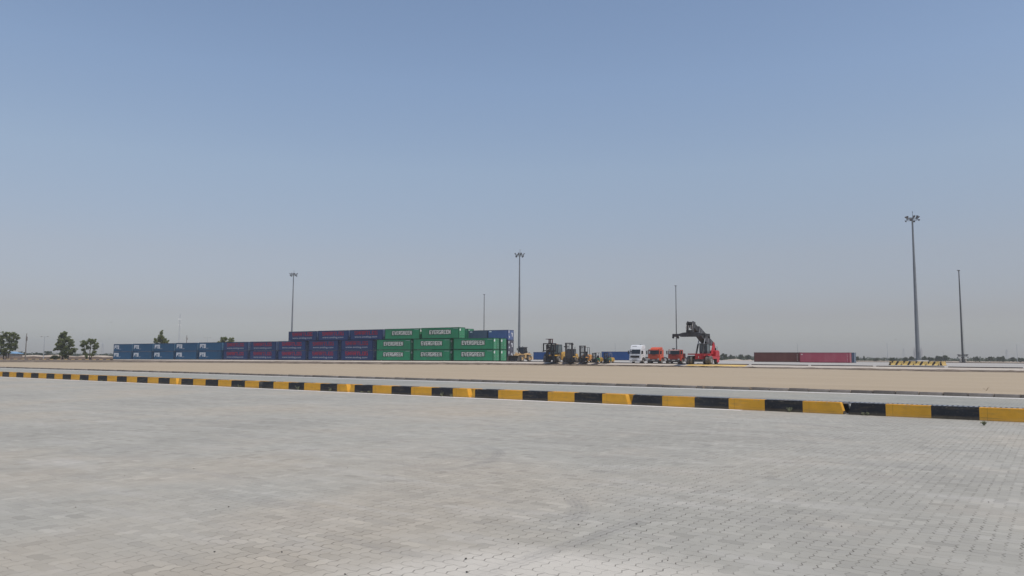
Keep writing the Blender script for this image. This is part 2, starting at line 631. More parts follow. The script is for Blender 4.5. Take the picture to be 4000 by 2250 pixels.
def bank(name, px0, px1, Y0, Y1, h, w, mat, seed, z=-0.3, step=4.0):
    r = random.Random(seed)
    a, b = at(px0, Y0), at(px1, Y1)
    n = max(3, int((b - a).length / step))
    m = MB()
    side = (b - a).normalized().cross(Vector((0, 0, 1)))
    for i in range(n + 1):
        c = a.lerp(b, i / n)
        hh = h * (0.65 + 0.5 * r.random())
        if i in (0, n):
            hh = 0.02
        for k, q in ((-1, 0), (-.45, .75), (0, 1), (.45, .75), (1, 0)):
            p = c + side * w * k * (0.85 + .3 * r.random())
            m.v.append((p.x, p.y, z - 0.02 + hh * q * (0.9 + .2 * r.random())))
    for i in range(n):
        for j in range(4):
            q = i * 5 + j
            m.f.append((q, q + 5, q + 6, q + 1))
    return structure(name, m, mat)


bank('earth_bank', -600, 470, 395, 395, 1.0, 3, M['dark_bank'], 1)
bank('earth_bank', -600, 470, 318, 318, 0.55, 2.5, M['dark_bank'], 2)
bank('earth_bank', -500, 460, 470, 480, 1.5, 5, M['pale_bank'], 4)
bank('earth_bank', 2800, 2960, 420, 400, 1.4, 4, M['pale_bank'], 5)
bank('earth_bank', 2700, 3000, 330, 320, 0.9, 3, M['dark_bank'], 6)
bank('earth_bank', 3300, 4300, 330, 300, 0.95, 4, M['pale_bank'], 7)
bank('earth_bank', 3330, 3480, 300, 290, 1.3, 3, M['pale_bank'], 8)

# ------------------------------------------------------------------ painted drain kerb
def stripe_material(name, yellow, black, period, lettering_dirt=True, diag=0.0, duty=0.5):
    t = NT(name)
    x, y, z = t.xyz()
    xx = t.math('ADD', x, t.math('MULTIPLY', z, diag)) if diag else x
    ph = t.math('FRACT', t.math('DIVIDE', xx, period))
    edge = t.math('GREATER_THAN', ph, duty)
    n1 = t.noise(1.7, 5, 0.65)
    n2 = t.noise(25, 4, 0.7)
    ycol = t.mix(t.ramp(n1, [(0.35, 0.0), (0.7, 1.0)]), yellow, tuple(c * 0.82 for c in yellow))
    bcol = t.mix(t.ramp(n1, [(0.35, 0.0), (0.7, 1.0)]), black, tuple(c * 1.7 for c in black))
    col = t.mix(edge, ycol, bcol)
    # a rough band of splashed dirt and a construction joint low on the wall
    zz = t.math('ADD', z, t.math('MULTIPLY', t.math('SUBTRACT', t.noise(2.2, 5, 0.7), 0.5), 0.10))
    crack = t.math('SUBTRACT', 1.0, t.math('DIVIDE', t.math('ABSOLUTE', t.math('SUBTRACT', zz, 0.075)), 0.008), clamp=True)
    crack = t.math('MULTIPLY', crack, t.ramp(t.noise(0.8, 3), [(0.45, 0.0), (0.55, 1.0)]))
    low = t.math('MULTIPLY', t.ramp(zz, [(0.0, 1.0), (0.10, 0.0)]), 0.22)
    if lettering_dirt:
        # chipped arrises and tyre scuffs
        chip = t.math('MULTIPLY', t.ramp(t.noise(11.0, 5, 0.75), [(0.57, 0.0), (0.62, 1.0)]), t.ramp(z, [(0.27, 0.12), (0.335, 1.0)]))
        col = t.mix(t.math('MULTIPLY', chip, 0.75), col, (0.36, 0.32, 0.26))
        scuff = t.math('MULTIPLY', t.ramp(t.noise(1.3, 5, 0.7, t.mapping((1.0, 1.0, 7.0))), [(0.52, 0.0), (0.68, 1.0)]), 0.30)
        col = t.mix(scuff, col, (0.22, 0.17, 0.10))
        col = t.mix(low, col, (0.42, 0.33, 0.2))
        col = t.mix(t.math('MULTIPLY', crack, 0.6), col, (0.09, 0.06, 0.03))
        vj = t.math('SUBTRACT', 1.0, t.math('DIVIDE', t.math('ABSOLUTE', t.math('SUBTRACT', t.math('FRACT', t.math('DIVIDE', x, period)), 0.08)), 0.004), clamp=True)
        col = t.mix(t.math('MULTIPLY', vj, 0.5), col, (0.1, 0.07, 0.03))
    col = t.mix(t.math('MULTIPLY', t.ramp(n2, [(0.62, 0.0), (0.75, 1.0)]), 0.35), col, (0.3, 0.24, 0.15))
    t.bump(t.math('ADD', n2, t.math('MULTIPLY', n1, 2.0)), 0.25, 0.01)
    return t.out(col, 0.65, 0, 0.35)


YEL, BLK = (0.78, 0.405, 0.04), (0.018, 0.020, 0.024)
# stripe boundaries along s: measured spacing about 1.1 m
M['stripe'] = stripe_material('kerb_stripe', YEL, BLK, 2.26)
KH = 0.34
NOTCH_PX = [3294, 2457, 1840, 1369, 1029, 704]


def kerb_s(px):
    k = (px - 2000) / 3000
    z = KD / (k * V.x + V.y)
    return k * z * U.x + z * U.y


notches = [kerb_s(p) for p in NOTCH_PX]
STRIPE0 = kerb_s(3448)                      # a yellow to black change
ends = [22.0] + notches + [-75.0]
kerb_names = ['nearest painted kerb wall at the right edge of the photo, right of the last notch', 'painted kerb wall between the two rightmost drain notches',
              'painted kerb wall in the middle below the red trucks and forklifts', 'painted kerb wall below the green containers, between two drain notches',
              'short stretch of painted kerb wall below the red lettered containers', 'painted kerb wall below the left blue containers, between two notches',
              'farthest painted kerb wall running off the left edge of the photo']


def wall_segment(b, a, d0, d1, h, bot=0.05, top=0.15, left_cut=True, right_cut=True):
    """trapezoid block from s=a to s=b; its ends lean back so that the notches open upwards"""
    la, lb = (bot, top) if left_cut else (0, 0)
    ra, rb = (bot, top) if right_cut else (0, 0)
    m = MB()
    poly = [(a + la, 0.0), (b - ra, 0.0), (b - rb, h), (a + lb, h)]
    m.prism(poly, d0, d1)
    return m


for i in range(len(ends) - 1):
    b, a = ends[i], ends[i + 1]
    m = wall_segment(b, a, 0, 0.26, KH, left_cut=i < len(ends) - 2, right_cut=i > 0)
    # local x is measured from STRIPE0 so that the paint falls where it should
    m.v = [(x - STRIPE0, y, z) for x, y, z in m.v]
    o = m.build('painted_kerb', M['stripe'], bevel=0.012, loc=sd_pos(STRIPE0, KD), rotz=UROT)
    tag(o, 'black and yellow ' + kerb_names[i], 'kerb', 'black and yellow kerb walls along the road')
    m = wall_segment(b + 0.02, a + 0.02, 0, 0.20, KH - 0.02, left_cut=i < len(ends) - 2, right_cut=i > 0)
    m.v = [(x - STRIPE0 + 0.3, y, z) for x, y, z in m.v]
    o = m.build('rear_kerb', M['stripe'], bevel=0.012, loc=sd_pos(STRIPE0 - 0.3, KD + 0.78), rotz=UROT)
    tag(o, 'black and yellow rear wall of the drain, behind the ' + kerb_names[i], 'kerb', 'rear walls of the roadside drain')

M['steel'] = plain('steel', (0.30, 0.31, 0.33), 0.45, 0.25, 4.0, 0.3)
M['dark_steel'] = plain('dark_steel', (0.045, 0.045, 0.05), 0.6, 0.35, 3.0)
for k, (b, a, txt) in enumerate([(22.0, notches[0] - 0.0, 'steel drain grating behind the nearest kerb wall at the right edge'),
                                 (notches[0] - 0.02, notches[1], 'steel drain grating between the two rightmost drain notches')]):
    m = MB()
    m.box(a, b, KD + 0.27, KD + 0.31, KH - 0.05, KH - 0.005)
    m.box(a, b, KD + 0.72, KD + 0.77, KH - 0.05, KH - 0.005)
    x = a + 0.05
    while x < b - 0.1:
        m.box(x, x + 0.062, KD + 0.312, KD + 0.718, KH - 0.04, KH - 0.008)
        x += 0.125
    o = m.build('drain_grating', M['steel'], rotz=UROT)
    tag(o, txt, 'drain grating', 'steel gratings over the roadside drain')

# stone kerb on the far side of the road, stones of about 0.9 m
t = NT('kerb_stone')
oi = t.n.new('ShaderNodeObjectInfo')
nn = t.noise(2.0, 5, 0.65)
c0 = t.ramp(nn, [(0.3, (0.22, 0.19, 0.165)), (0.7, (0.37, 0.325, 0.285))])
kk = t.math('MULTIPLY_ADD', oi.outputs['Random'], 0.5, 0.75)
M['kerb_stone'] = t.out(t.mix(1.0, c0, t.combine(kk, kk, kk), 'MULTIPLY'), 0.9, 0, 0.15)
stone_mesh = MB().box(0, 0.93, 0, 0.25, -0.05, 0.14).mesh('kerb_stone', bevel=0.015)
stone_mesh.materials.append(M['kerb_stone'])
sr = random.Random(5)
s = 12.0
for i in range(210):
    o = link('kerb_stone', stone_mesh, None, sd_pos(s, 39.2 + sr.uniform(-.02, .02), sr.uniform(-.015, .012)), UROT + sr.uniform(-.012, .012))
    tag(o, 'weathered grey kerb stone in the long row between road and sand', 'kerb stone', 'grey kerb stones along the sand')
    s -= 0.96
# narrow border of sand behind the stones
structure('sand_border', MB().box(-190, 110, 39.42, 40.2, 0.0, 0.135), M['sand'], rotz=UROT)

# ------------------------------------------------------------------ weeds, stones and litter
M['weed'] = plain('weed', (0.17, 0.18, 0.11), 0.8, 0.35, 20)
M['dry_weed'] = plain('dry_weed', (0.34, 0.26, 0.18), 0.9, 0.3, 20)
M['pebble'] = plain('pebble', (0.075, 0.068, 0.06), 0.9, 0.3, 20)


def weed(p, h, w, mat, label, seed, n=9):
    r = random.Random(seed)
    root = thing('weed', label, 'weed', p, 0, 'weeds growing along the kerbs')
    st, lf = MB(), MB()
    for i in range(n):
        a = r.uniform(0, 6.28)
        q = Vector((math.cos(a) * w * r.uniform(.3, 1), math.sin(a) * w * r.uniform(.3, 1), h * r.uniform(.5, 1)))
        st.tube((0, 0, -0.01), q, 0.006, 0.003, 4)
        for j in range(5):
            c = q * r.uniform(.45, 1.0)
            d1 = Vector((r.uniform(-1, 1), r.uniform(-1, 1), r.uniform(-.4, .8))).normalized() * 0.04
            d2 = d1.orthogonal().normalized() * 0.009
            lf.add([c, c + d1 * .5 + d2, c + d1, c + d1 * .5 - d2], [(0, 1, 2, 3)])
    st.build('stem', mat, root)
    lf.build('leaves', mat, root)
    return root


for i, (px, h, w, txt) in enumerate([(336, .10, .16, 'low dry weed at the foot of the black stripe, far left of the kerb'), (415, .08, .10, 'small weed at the kerb foot below the left blue containers'),
                                     (951, .16, .12, 'spiky weed against a black stripe left of the second notch'), (1179, .22, .16, 'bushy green weed against a black stripe between the left notches'),
                                     (1302, .18, .12, 'green weed against the black stripe just left of a yellow notch'), (1426, .08, .08, 'tiny weed at the foot of the black stripe right of a notch'),
                                     (1453, .12, .10, 'small upright weed at the right end of a black stripe'), (1738, .20, .15, 'star shaped weed against the black stripe left of the middle notch'),
                                     (1773, .14, .07, 'thin weed at the edge between a black and a yellow stripe'), (3078, .16, .16, 'branching dry weed on the black stripe left of the open notch'),
                                     (3361, .09, .04, 'left of two tiny shoots before the black stripe by the open notch'), (3379, .10, .04, 'right of two tiny shoots before the black stripe by the open notch')]):
    p = sd_pos(kerb_s(px), KD - 0.09, 0)
    weed(p, h, w, M['weed'], txt, i)
weed(at(3833, 19.0), .11, .07, M['weed'], 'small leafy clump on the pavers before the nearest yellow stripe', 40, 14)
for i, (px, w, txt) in enumerate([(2745, .25, 'dry reddish weed beside the stone kerb, left of the pair'), (2935, .30, 'dry reddish weed beside the stone kerb, right of the pair'),
                                  (3840, .15, 'thin dry stalks growing on the sand at far right')]):
    k = (px - 2000) / 3000
    z = (39.0 if i < 2 else 43.0) / (k * V.x + V.y)
    weed(Vector((k * z, z, 0.0 if i < 2 else .12)), 0.22, w, M['dry_weed'], txt, 60 + i, 8 if i < 2 else 4)

pm = bmesh.new()
bmesh.ops.create_icosphere(pm, subdivisions=1, radius=1.0)
pr = random.Random(11)
for vtx in pm.verts:
    vtx.co = vtx.co * pr.uniform(.7, 1.15)
    vtx.co.z *= 0.6
pebble_mesh = bpy.data.meshes.new('pebble')
pm.to_mesh(pebble_mesh)
pm.free()
pebble_mesh.materials.append(M['pebble'])
PEB = [(870, 2138, .020), (917, 1970, .025), (868, 1980, .015), (777, 1825, .02), (1127, 2140, .022), (1370, 1822, .02), (1990, 2092, .018), (2260, 2037, .024),
       (2483, 2035, .024), (2600, 2170, .014), (2030, 2108, .018), (2206, 1939, .016), (2205, 1940, .012), (1830, 2165, .026), (1834, 2215, .026), (1370, 2222, .02),
       (3268, 2043, .018), (3370, 1972, .014), (3836, 1952, .018), (2527, 1622, .025), (2632, 1626, .025), (2800, 1630, .02), (2896, 1640, .02), (330, 1971, .018),
       (1160, 1600, .02), (512, 1851, .014), (2350, 1608, .02), (3420, 1850, .015)]
for px, py, r in PEB:
    hz = 1395 + 0.0055 * (px - 2000)
    z = CAM_H * 3000 * 1.005 / (py - hz)
    o = link('pebble', pebble_mesh, None, at(px, z, r * 0.35), pr.uniform(0, 6))
    r *= 0.42
    o.scale = (r * pr.uniform(.8, 1.4), r, r)
    tag(o, 'small dark pebble lying loose on the grey pavers', 'pebble', 'pebbles scattered on the pavers')

# ------------------------------------------------------------------ text
def text_mesh(txt, w, h, bold=0.0, spacing=1.0):
    """glyphs fitted into a w x h box, in the x-z plane, front towards -y, lower left corner at the origin"""
    cu = bpy.data.curves.new('text', 'FONT')
    cu.body = txt
    cu.offset = bold
    cu.space_character = spacing
    cu.resolution_u = 3
    ob = bpy.data.objects.new('text', cu)
    COL.objects.link(ob)
    dg = bpy.context.evaluated_depsgraph_get()
    dg.update()
    me = bpy.data.meshes.new_from_object(ob.evaluated_get(dg))
    bpy.data.objects.remove(ob)
    xs = [p.co.x for p in me.vertices]
    ys = [p.co.y for p in me.vertices]
    x0, x1, y0, y1 = min(xs), max(xs), min(ys), max(ys)
    for p in me.vertices:
        p.co = ((p.co.x - x0) / (x1 - x0) * w, 0.0, (p.co.y - y0) / (y1 - y0) * h)
    return me


def glyph(c, t, h):
    """polygons of a plain block capital in a unit box; t, h = thickness of uprights and of crossbars"""
    r = lambda x0, x1, y0, y1: [(x0, y0), (x1, y0), (x1, y1), (x0, y1)]
    m0, m1 = .5 - h / 2, .5 + h / 2
    L_, T_ = r(0, t, 0, 1), r(t, 1, 1 - h, 1)
    if c == 'E':
        return [L_, T_, r(t, .92, m0, m1), r(t, 1, 0, h)]
    if c == 'V':
        return [[(0, 1), (t, 1), (.5, .28), (1 - t, 1), (1, 1), (.5 + t * .55, 0), (.5 - t * .55, 0)]]
    if c in 'PR':
        o = [L_, T_, r(1 - t, 1, m1, 1 - h), r(t, 1, m0 - .02, m1)]
        if c == 'R':
            o.append([(.50, m0 - .02), (.50 + t, m0 - .02), (1, 0), (1 - t * 1.1, 0)])
        return o
    if c == 'G':
        return [L_, T_, r(t, 1, 0, h), r(1 - t, 1, h, m1), r(.55, 1 - t, m0, m1)]
    if c == 'N':
        return [[(0, 0), (0, 1), (t, 1), (1 - t, .38), (1 - t, 1), (1, 1), (1, 0), (1 - t, 0), (t, .62), (t, 0)]]
    if c == 'T':
        return [r(0, 1, 1 - h, 1), r(.5 - t / 2, .5 + t / 2, 0, 1 - h)]
    if c == 'B':
        return [L_, r(t, .94, 1 - h, 1), r(1 - t, .98, m1, 1 - h), r(t, .94, m0, m1), r(1 - t, 1, h, m0), r(t, .96, 0, h)]
    if c == 'S':
        return [r(0, 1, 1 - h, 1), r(0, t, m1, 1 - h), r(0, 1, m0, m1), r(1 - t, 1, h, m0), r(0, 1, 0, h)]
    if c == 'M':
        return [[(0, 0), (0, 1), (t, 1), (.5, .46), (1 - t, 1), (1, 1), (1, 0), (1 - t, 0), (1 - t, .64), (.5, .14), (t, .64), (t, 0)]]
    if c == 'A':
        return [r(0, t, 0, 1 - h), r(1 - t, 1, 0, 1 - h), r(0, 1, 1 - h, 1), r(t, 1 - t, .36, .36 + h)]
    if c == 'L':
        return [L_, r(t, 1, 0, h)]
    return [L_, r(1 - t, 1, 0, 1), r(t, 1 - t, 0, h), r(t, 1 - t, 1 - h, 1)]


def block_text(txt, w, h, t=.28, hh=.20, gap=.16):
    n = len(txt)
    cw = w / (n + gap * (n - 1))
    vs, fs = [], []
    for i, c in enumerate(txt):
        x0 = i * cw * (1 + gap)
        for poly in glyph(c, t, hh):
            o = len(vs)
            vs += [(x0 + x * cw, 0.0, y * h) for x, y in poly]
            fs.append(tuple(range(o, o + len(poly))))
    me = bpy.data.meshes.new('lettering')
    me.from_pydata(vs, [], fs)
    bm = bmesh.new()
    bm.from_mesh(me)
    bmesh.ops.triangulate(bm, faces=bm.faces[:])
    bm.to_mesh(me)
    bm.free()
    return me


CORR_P, CORR_D = 0.28, 0.036


def corr(x):
    """depth of the side panel's corrugation at x (0 = outer face)"""
    t = (x / CORR_P) % 1.0
    if t < 0.26:
        return 0.0
    if t < 0.50:
        return CORR_D * (t - 0.26) / 0.24
    if t < 0.76:
        return CORR_D
    return CORR_D * (1 - (t - 0.76) / 0.24)


def conform(me, ox, oz, oy, proud=0.005, bends=True):
    """lay a flat decal on the corrugated side: cut it at each bend, then push it in"""
    bm = bmesh.new()
    bm.from_mesh(me)
    for v in bm.verts:
        v.co.x += ox
        v.co.z += oz
    if bends:
        x0 = min(v.co.x for v in bm.verts)
        x1 = max(v.co.x for v in bm.verts)
        k = math.floor(x0 / CORR_P)
        while k * CORR_P < x1:
            for f in (0.0, 0.26, 0.50, 0.76):
                x = (k + f) * CORR_P
                if x0 < x < x1:
                    bmesh.ops.bisect_plane(bm, geom=bm.verts[:] + bm.edges[:] + bm.faces[:], plane_co=(x, 0, 0), plane_no=(1, 0, 0))
            k += 1
    for v in bm.verts:
        v.co.y = oy + (corr(v.co.x) if bends else 0) - proud
    bmesh.ops.recalc_face_normals(bm, faces=bm.faces[:])
    bm.to_mesh(me)
    bm.free()
    return me


def rect_mesh(w, h):
    me = bpy.data.meshes.new('panel')
    me.from_pydata([(0, 0, 0), (w, 0, 0), (w, 0, h), (0, 0, h)], [], [(0, 1, 2, 3)])
    return me


# ------------------------------------------------------------------ containers
def container_meshes(L, H, W=2.44):
    body, frame = MB(), MB()
    x0, x1 = -L / 2, L / 2
    y0, y1 = -W / 2, W / 2
    zb, zt = 0.16, H - 0.10
    # side panels
    for side in (-1, 1):
        pts = []
        k = math.floor((x0 + .12) / CORR_P)
        xs = [x0 + .12]
        while k * CORR_P < x1:
            for f in (0.0, 0.26, 0.50, 0.76):
                x = (k + f) * CORR_P
                if x0 + .12 < x < x1 - .12:
                    xs.append(x)
            k += 1
        xs.append(x1 - .12)
        o = len(body.v)
        for x in xs:
            y = (y0 + 0.012 + corr(x)) * (1 if side < 0 else -1)
            body.v += [(x, y, zb), (x, y, zt)]
        for i in range(len(xs) - 1):
            q = o + 2 * i
            body.f.append((q, q + 2, q + 3, q + 1))
    # roof, floor, front wall
    o = len(body.v)
    nx = int(L / 0.42)
    for i in range(nx + 1):
        x = x0 + .1 + (L - .2) * i / nx
        z = H - 0.03 - (0.018 if i % 2 else 0)
        body.v += [(x, y0 + .06, z), (x, y1 - .06, z)]
    for i in range(nx):
        q = o + 2 * i
        body.f.append((q, q + 2, q + 3, q + 1))
    body.add([(x0 + .05, y0 + .1, zb), (x0 + .05, y1 - .1, zb), (x0 + .05, y1 - .1, zt), (x0 + .05, y0 + .1, zt)], [(0, 1, 2, 3)])
    body.add([(x0 + .05, y0 + .1, zb - .02), (x1 - .05, y0 + .1, zb - .02), (x1 - .05, y1 - .1, zb - .02), (x0 + .05, y1 - .1, zb - .02)], [(0, 1, 2, 3)])
    # frame: posts, rails, corner castings
    for sx in (0, 1):
        xa, xb = (x0 + .015, x0 + .12) if sx == 0 else (x1 - .12, x1 - .015)
        for ya, yb in ((y0 + .004, y0 + .11), (y1 - .11, y1 - .004)):
            frame.box(xa, xb, ya, yb, .12, H - .12)
            frame.box(xa - .012, xb + .02 if sx == 0 else xb + .012, ya - .003, yb + .003, 0, .119)
            frame.box(xa - .012, xb + .012, ya - .003, yb + .003, H - .119, H)
        frame.box(xa, xb, y0 + .12, y1 - .12, .03, .16)
        frame.box(xa, xb, y0 + .12, y1 - .12, H - .11, H - .012)
    for ya, yb in ((y0 + .006, y0 + .065), (y1 - .065, y1 - .006)):
        frame.box(x0 + .135, x1 - .135, ya, yb, .035, .159)
        frame.box(x0 + .135, x1 - .135, ya, yb, H - .099, H - .012)
    # doors on the +x end
    doors = []
    for ya, yb in ((y0 + .12, -0.006), (0.006, y1 - .12)):
        d = MB()
        xd = x1 - .055
        d.box(xd - .03, xd, ya, yb, .165, H - .115)
        n = 5
        hh = (H - .36) / n
        for k in range(n):
            z = .22 + k * hh
            d.box(xd, xd + .022, ya + .07, yb - .07, z + .04, z + hh - .04)
        rods = MB()
        for fy in (.28, .72):
            yr = ya + (yb - ya) * fy
            rods.tube((xd + .045, yr, .12), (xd + .045, yr, H - .1), .022, .022, 6)
            rods.box(xd + .03, xd + .06, yr - .05, yr + .3 * (1 if fy < .5 else -1), 1.0, 1.06)
            for z in (.35, H * .5, H - .4):
                rods.box(xd + .023, xd + .05, yr - .06, yr + .06, z - .04, z + .04)
        doors.append((d, rods))
    return body, frame, doors


M['rod'] = plain('galvanised_rod', (0.42, 0.43, 0.43), 0.5, 0.2, 3, 0.4)
M['white_decal'] = plain('white_decal', (0.86, 0.87, 0.86), 0.6, 0.06, 2.0, dirt=((0.6, 0.62, 0.6), 0.25), objvar=0.03)
M['cream_decal'] = plain('cream_decal', (0.86, 0.83, 0.75), 0.7, 0.06, 2.5, dirt=((0.12, 0.32, 0.20), 0.75), objvar=0.04)
M['red_decal'] = plain('red_decal', (0.47, 0.028, 0.042), 0.7, 0.2, 1.2, dirt=((0.16, 0.05, 0.09), 0.6), objvar=0.15)
M['pale_decal'] = plain('pale_decal', (0.55, 0.56, 0.60), 0.7, 0.15, 3.0)
M['darkgreen_decal'] = plain('darkgreen_decal', (0.010, 0.085, 0.040), 0.6, 0.2, 2.0)
M['deepblue_decal'] = plain('deepblue_decal', (0.012, 0.028, 0.075), 0.6, 0.2, 2.0)
RUST = (0.16, 0.09, 0.055)
PAINT = {
    'ptb': plain('blue_paint', (0.022, 0.110, 0.215), 0.55, 0.12, 0.6, objvar=0.07, dirt=((0.05, 0.10, 0.16), 0.35)),
    'navy': plain('navy_paint', (0.028, 0.062, 0.165), 0.55, 0.15, 0.6, objvar=0.08, dirt=((0.05, 0.068, 0.13), 0.35)),
    'green': plain('green_paint', (0.034, 0.285, 0.135), 0.55, 0.2, 0.7, objvar=0.14, dirt=((0.08, 0.20, 0.11), 0.45)),
    'slate': plain('slate_paint', (0.095, 0.125, 0.20), 0.6, 0.2, 0.8, dirt=(RUST, 0.15)),
    'bright': plain('bright_blue_paint', (0.085, 0.14, 0.33), 0.6, 0.2, 0.8, dirt=(RUST, 0.12)),
    'plum': plain('plum_paint', (0.075, 0.075, 0.11), 0.65, 0.25, 0.8, dirt=(RUST, 0.3)),
    'royal': plain('royal_blue_paint', (0.022, 0.085, 0.26), 0.5, 0.12, 0.6),
    'brown': plain('brown_paint', (0.145, 0.050, 0.042), 0.65, 0.2, 0.8, dirt=((0.21, 0.11, 0.09), 0.3)),
    'pink': plain('pink_paint', (0.44, 0.085, 0.125), 0.6, 0.12, 0.7, dirt=((0.5, 0.2, 0.22), 0.3)),
    'grey': plain('grey_blue_paint', (0.13, 0.19, 0.27), 0.6, 0.15, 0.8),
}
FRAME = {}
for kk_, cc_ in {'ptb': (.018, .05, .11), 'navy': (.018, .028, .085), 'green': (.012, .085, .042), 'slate': (.035, .05, .09), 'bright': (.03, .05, .13),
                 'plum': (.02, .02, .05), 'royal': (.012, .03, .11), 'brown': (.07, .018, .018), 'pink': (.21, .018, .04), 'grey': (.05, .08, .13)}.items():
    FRAME[kk_] = plain(kk_ + '_frame_paint', cc_, 0.6, 0.2, 1.0, objvar=0.1)

CMESH = {}


def get_cmesh(L, H):
    if (L, H) not in CMESH:
        CMESH[(L, H)] = container_meshes(L, H)
    return CMESH[(L, H)]


def make_container(kind, L, H, label, loc, decals=(), group='shipping containers in the yard'):
    t = thing('shipping_container', label, 'container', loc, UROT, group)
    body, frame, doors = get_cmesh(L, H)
    body.build('side_panels', PAINT[kind], t)
    frame.build('frame', FRAME[kind], t)
    for d, rods in doors:
        dd = d.build('door', PAINT[kind], t)
        rods.build('locking_rod', M['rod'], dd)
    for name, me, mat in decals:
        me.materials.clear()
        me.materials.append(mat)
        link(name, me, t)
    return t


HC, ST, L40, L20 = 2.75, 2.52, 12.19, 6.06


def side_decal(me, fx, fz, L=L40, H=HC, proud=.005, bends=True):
    return conform(me, -L / 2 + fx * L, fz * H, -1.22 + .012, proud, bends)


def bars_mesh(rects):
    me = bpy.data.meshes.new('small_print')
    vs, fs = [], []
    for x0, x1, z0, z1 in rects:
        o = len(vs)
        vs += [(x0, 0, z0), (x1, 0, z0), (x1, 0, z1), (x0, 0, z1)]
        fs.append((o, o + 1, o + 2, o + 3))
    me.from_pydata(vs, [], fs)
    return me


def ptb_decals():
    return [('emblem', side_decal(block_text('PTB', 3.3, 1.35, .36, .26, .03), .045, .335, bends=False), M['white_decal']),
            ('small_print', side_decal(bars_mesh([(0, 1.3, .16, .25), (0, .55, 0, .09)]), .33, .26), M['pale_decal'])]


def navy_decals():
    return [('lettering', side_decal(block_text('SMARTLOG', 8.7, 1.0, .24, .16, .20), .14, .50, bends=False), M['red_decal']),
            ('web_address', side_decal(text_mesh('www.smtlog.com', 8.5, 0.62, 0.010, 1.06), .145, .17, bends=False), M['pale_decal'])]


def green_decals():
    return [('lettering_panel', side_decal(rect_mesh(7.4, 1.28), .195, .36, proud=.004), M['darkgreen_decal']),
            ('lettering', side_decal(block_text('EVERGREEN', 6.9, 1.0, .33, .20, .14), .215, .41, proud=.010, bends=False), M['cream_decal']),
            ('small_print', side_decal(bars_mesh([(0, 1.5, 0, .07)]), .85, .87), M['pale_decal']),
            ('door_emblem', None, None)]


S0, PITCH_T = -282.2, 13.473
ROW_D = 145.2 + 1.22


def row_s(t):
    return S0 + PITCH_T * t + L40 / 2


def place(proto, t, row, level, label, H=HC, L=L40, ds=0.0, below=None):
    s = S0 + PITCH_T * t + L / 2 + ds
    d = ROW_D + 2.84 * row
    z = yard_z(s, d) + 0.005 + (below if below is not None else level * H)
    return dup(proto, sd_pos(s, d, z), UROT, label, None)


hide = (0, 0, -50)
ORD = ['leftmost', 'second from the left', 'third from the left', 'fourth from the left', 'fifth from the left']
jr = random.Random(21)
proto = make_container('ptb', L40, HC, '', (0, 0, 0), ptb_decals(), 'blue containers with a white emblem')
first = True
for lev in (0, 1):
    for i in range(5):
        lab = 'mid blue steel container with white emblem, %s of the %s tier' % (ORD[i], ('bottom', 'top')[lev])
        s = S0 + PITCH_T * i + L40 / 2 + jr.uniform(-.06, .06)
        p = sd_pos(s, ROW_D, yard_z(s, ROW_D) + .005 + lev * HC)
        if first:
            proto.location = p
            proto['label'] = lab
            first = False
        else:
            dup(proto, p, UROT, lab)
proto = make_container('navy', L40, HC, '', (0, 0, 0), navy_decals(), 'navy containers with red lettering')
first = True
spots = [(i, 5 + i, lev) for lev in (0, 1) for i in range(5)] + [(0, 7.33, 2), (1, 8.295, 2), (2, 9.265, 2)]
for i, tt, lev in spots:
    lab = 'navy container with red lettering, %s of the %s' % (ORD[i], ('bottom tier', 'middle tier', 'three on the top tier')[lev])
    s = S0 + PITCH_T * tt + L40 / 2 + jr.uniform(-.06, .06)
    p = sd_pos(s, ROW_D, yard_z(s, ROW_D) + .005 + lev * HC)
    if first:
        proto.location = p
        proto['label'] = lab
        first = False
    else:
        dup(proto, p, UROT, lab)
dec = green_decals()[:3]
disc = MB()
disc.prism([(-.72 + .22 * math.cos(a * math.pi / 8), HC * .78 + .34 * math.sin(a * math.pi / 8)) for a in range(16)], L40 / 2 - .055 + .026, L40 / 2 - .055 + .034, axis='x')
proto = make_container('green', L40, HC, '', (0, 0, 0), dec + [('door_emblem', disc.mesh('door_emblem'), M['white_decal'])], 'green containers with cream lettering')
gs = [(10.015, 0, 0, 'green container with cream lettering, left one of the bottom tier'), (10.99, 0, 0, 'green container with worn patchy cream lettering, middle of the bottom tier'),
      (11.975, 0, 0, 'green container with cream lettering, right one of the bottom tier, next to the wheel loader'),
      (10.015, 0, 1, 'green container with cream lettering, left one of the middle tier'), (10.99, 0, 1, 'green container with cream lettering, centre one of the middle tier'),
      (11.975, 0, 1, 'green container with cream lettering, right one of the middle tier, doors in the sun'),
      (10.235, 0, 2, 'green container with cream lettering on the top tier, beside the navy ones'),
      (11.196, 0, 2, 'green container with cream lettering at the right end of the top tier, doors visible'),
      (11.975, 1, 0, 'green container in the second row, lower one, only its doors showing behind the bucket'),
      (11.975, 1, 1, 'green container in the second row, upper one, only its doors showing')]
first = True
for tt, row, lev, lab in gs:
    s = S0 + PITCH_T * tt + L40 / 2 + jr.uniform(-.04, .04)
    d = ROW_D + 2.84 * row
    p = sd_pos(s, d, yard_z(s, ROW_D) + .005 + lev * HC)
    if first:
        proto.location = p
        proto['label'] = lab
        first = False
    else:
        dup(proto, p, UROT, lab)
# back row of the green stack: a third-tier box whose doors peep out, on two more
s_back = S0 + PITCH_T * 12.10 - L40 / 2 - 4.05
for lev, lab in ((2, 'green container at the very back on the top tier, only its doors peeping out'), (1, 'green container at the very back, middle tier, hidden behind the lettered stack'),
                 (0, 'green container at the very back, bottom tier, hidden behind the lettered stack')):
    dup(proto, sd_pos(s_back, ROW_D + 2.84 * 3, yard_z(s_back, ROW_D) + .005 + lev * HC), UROT, lab)

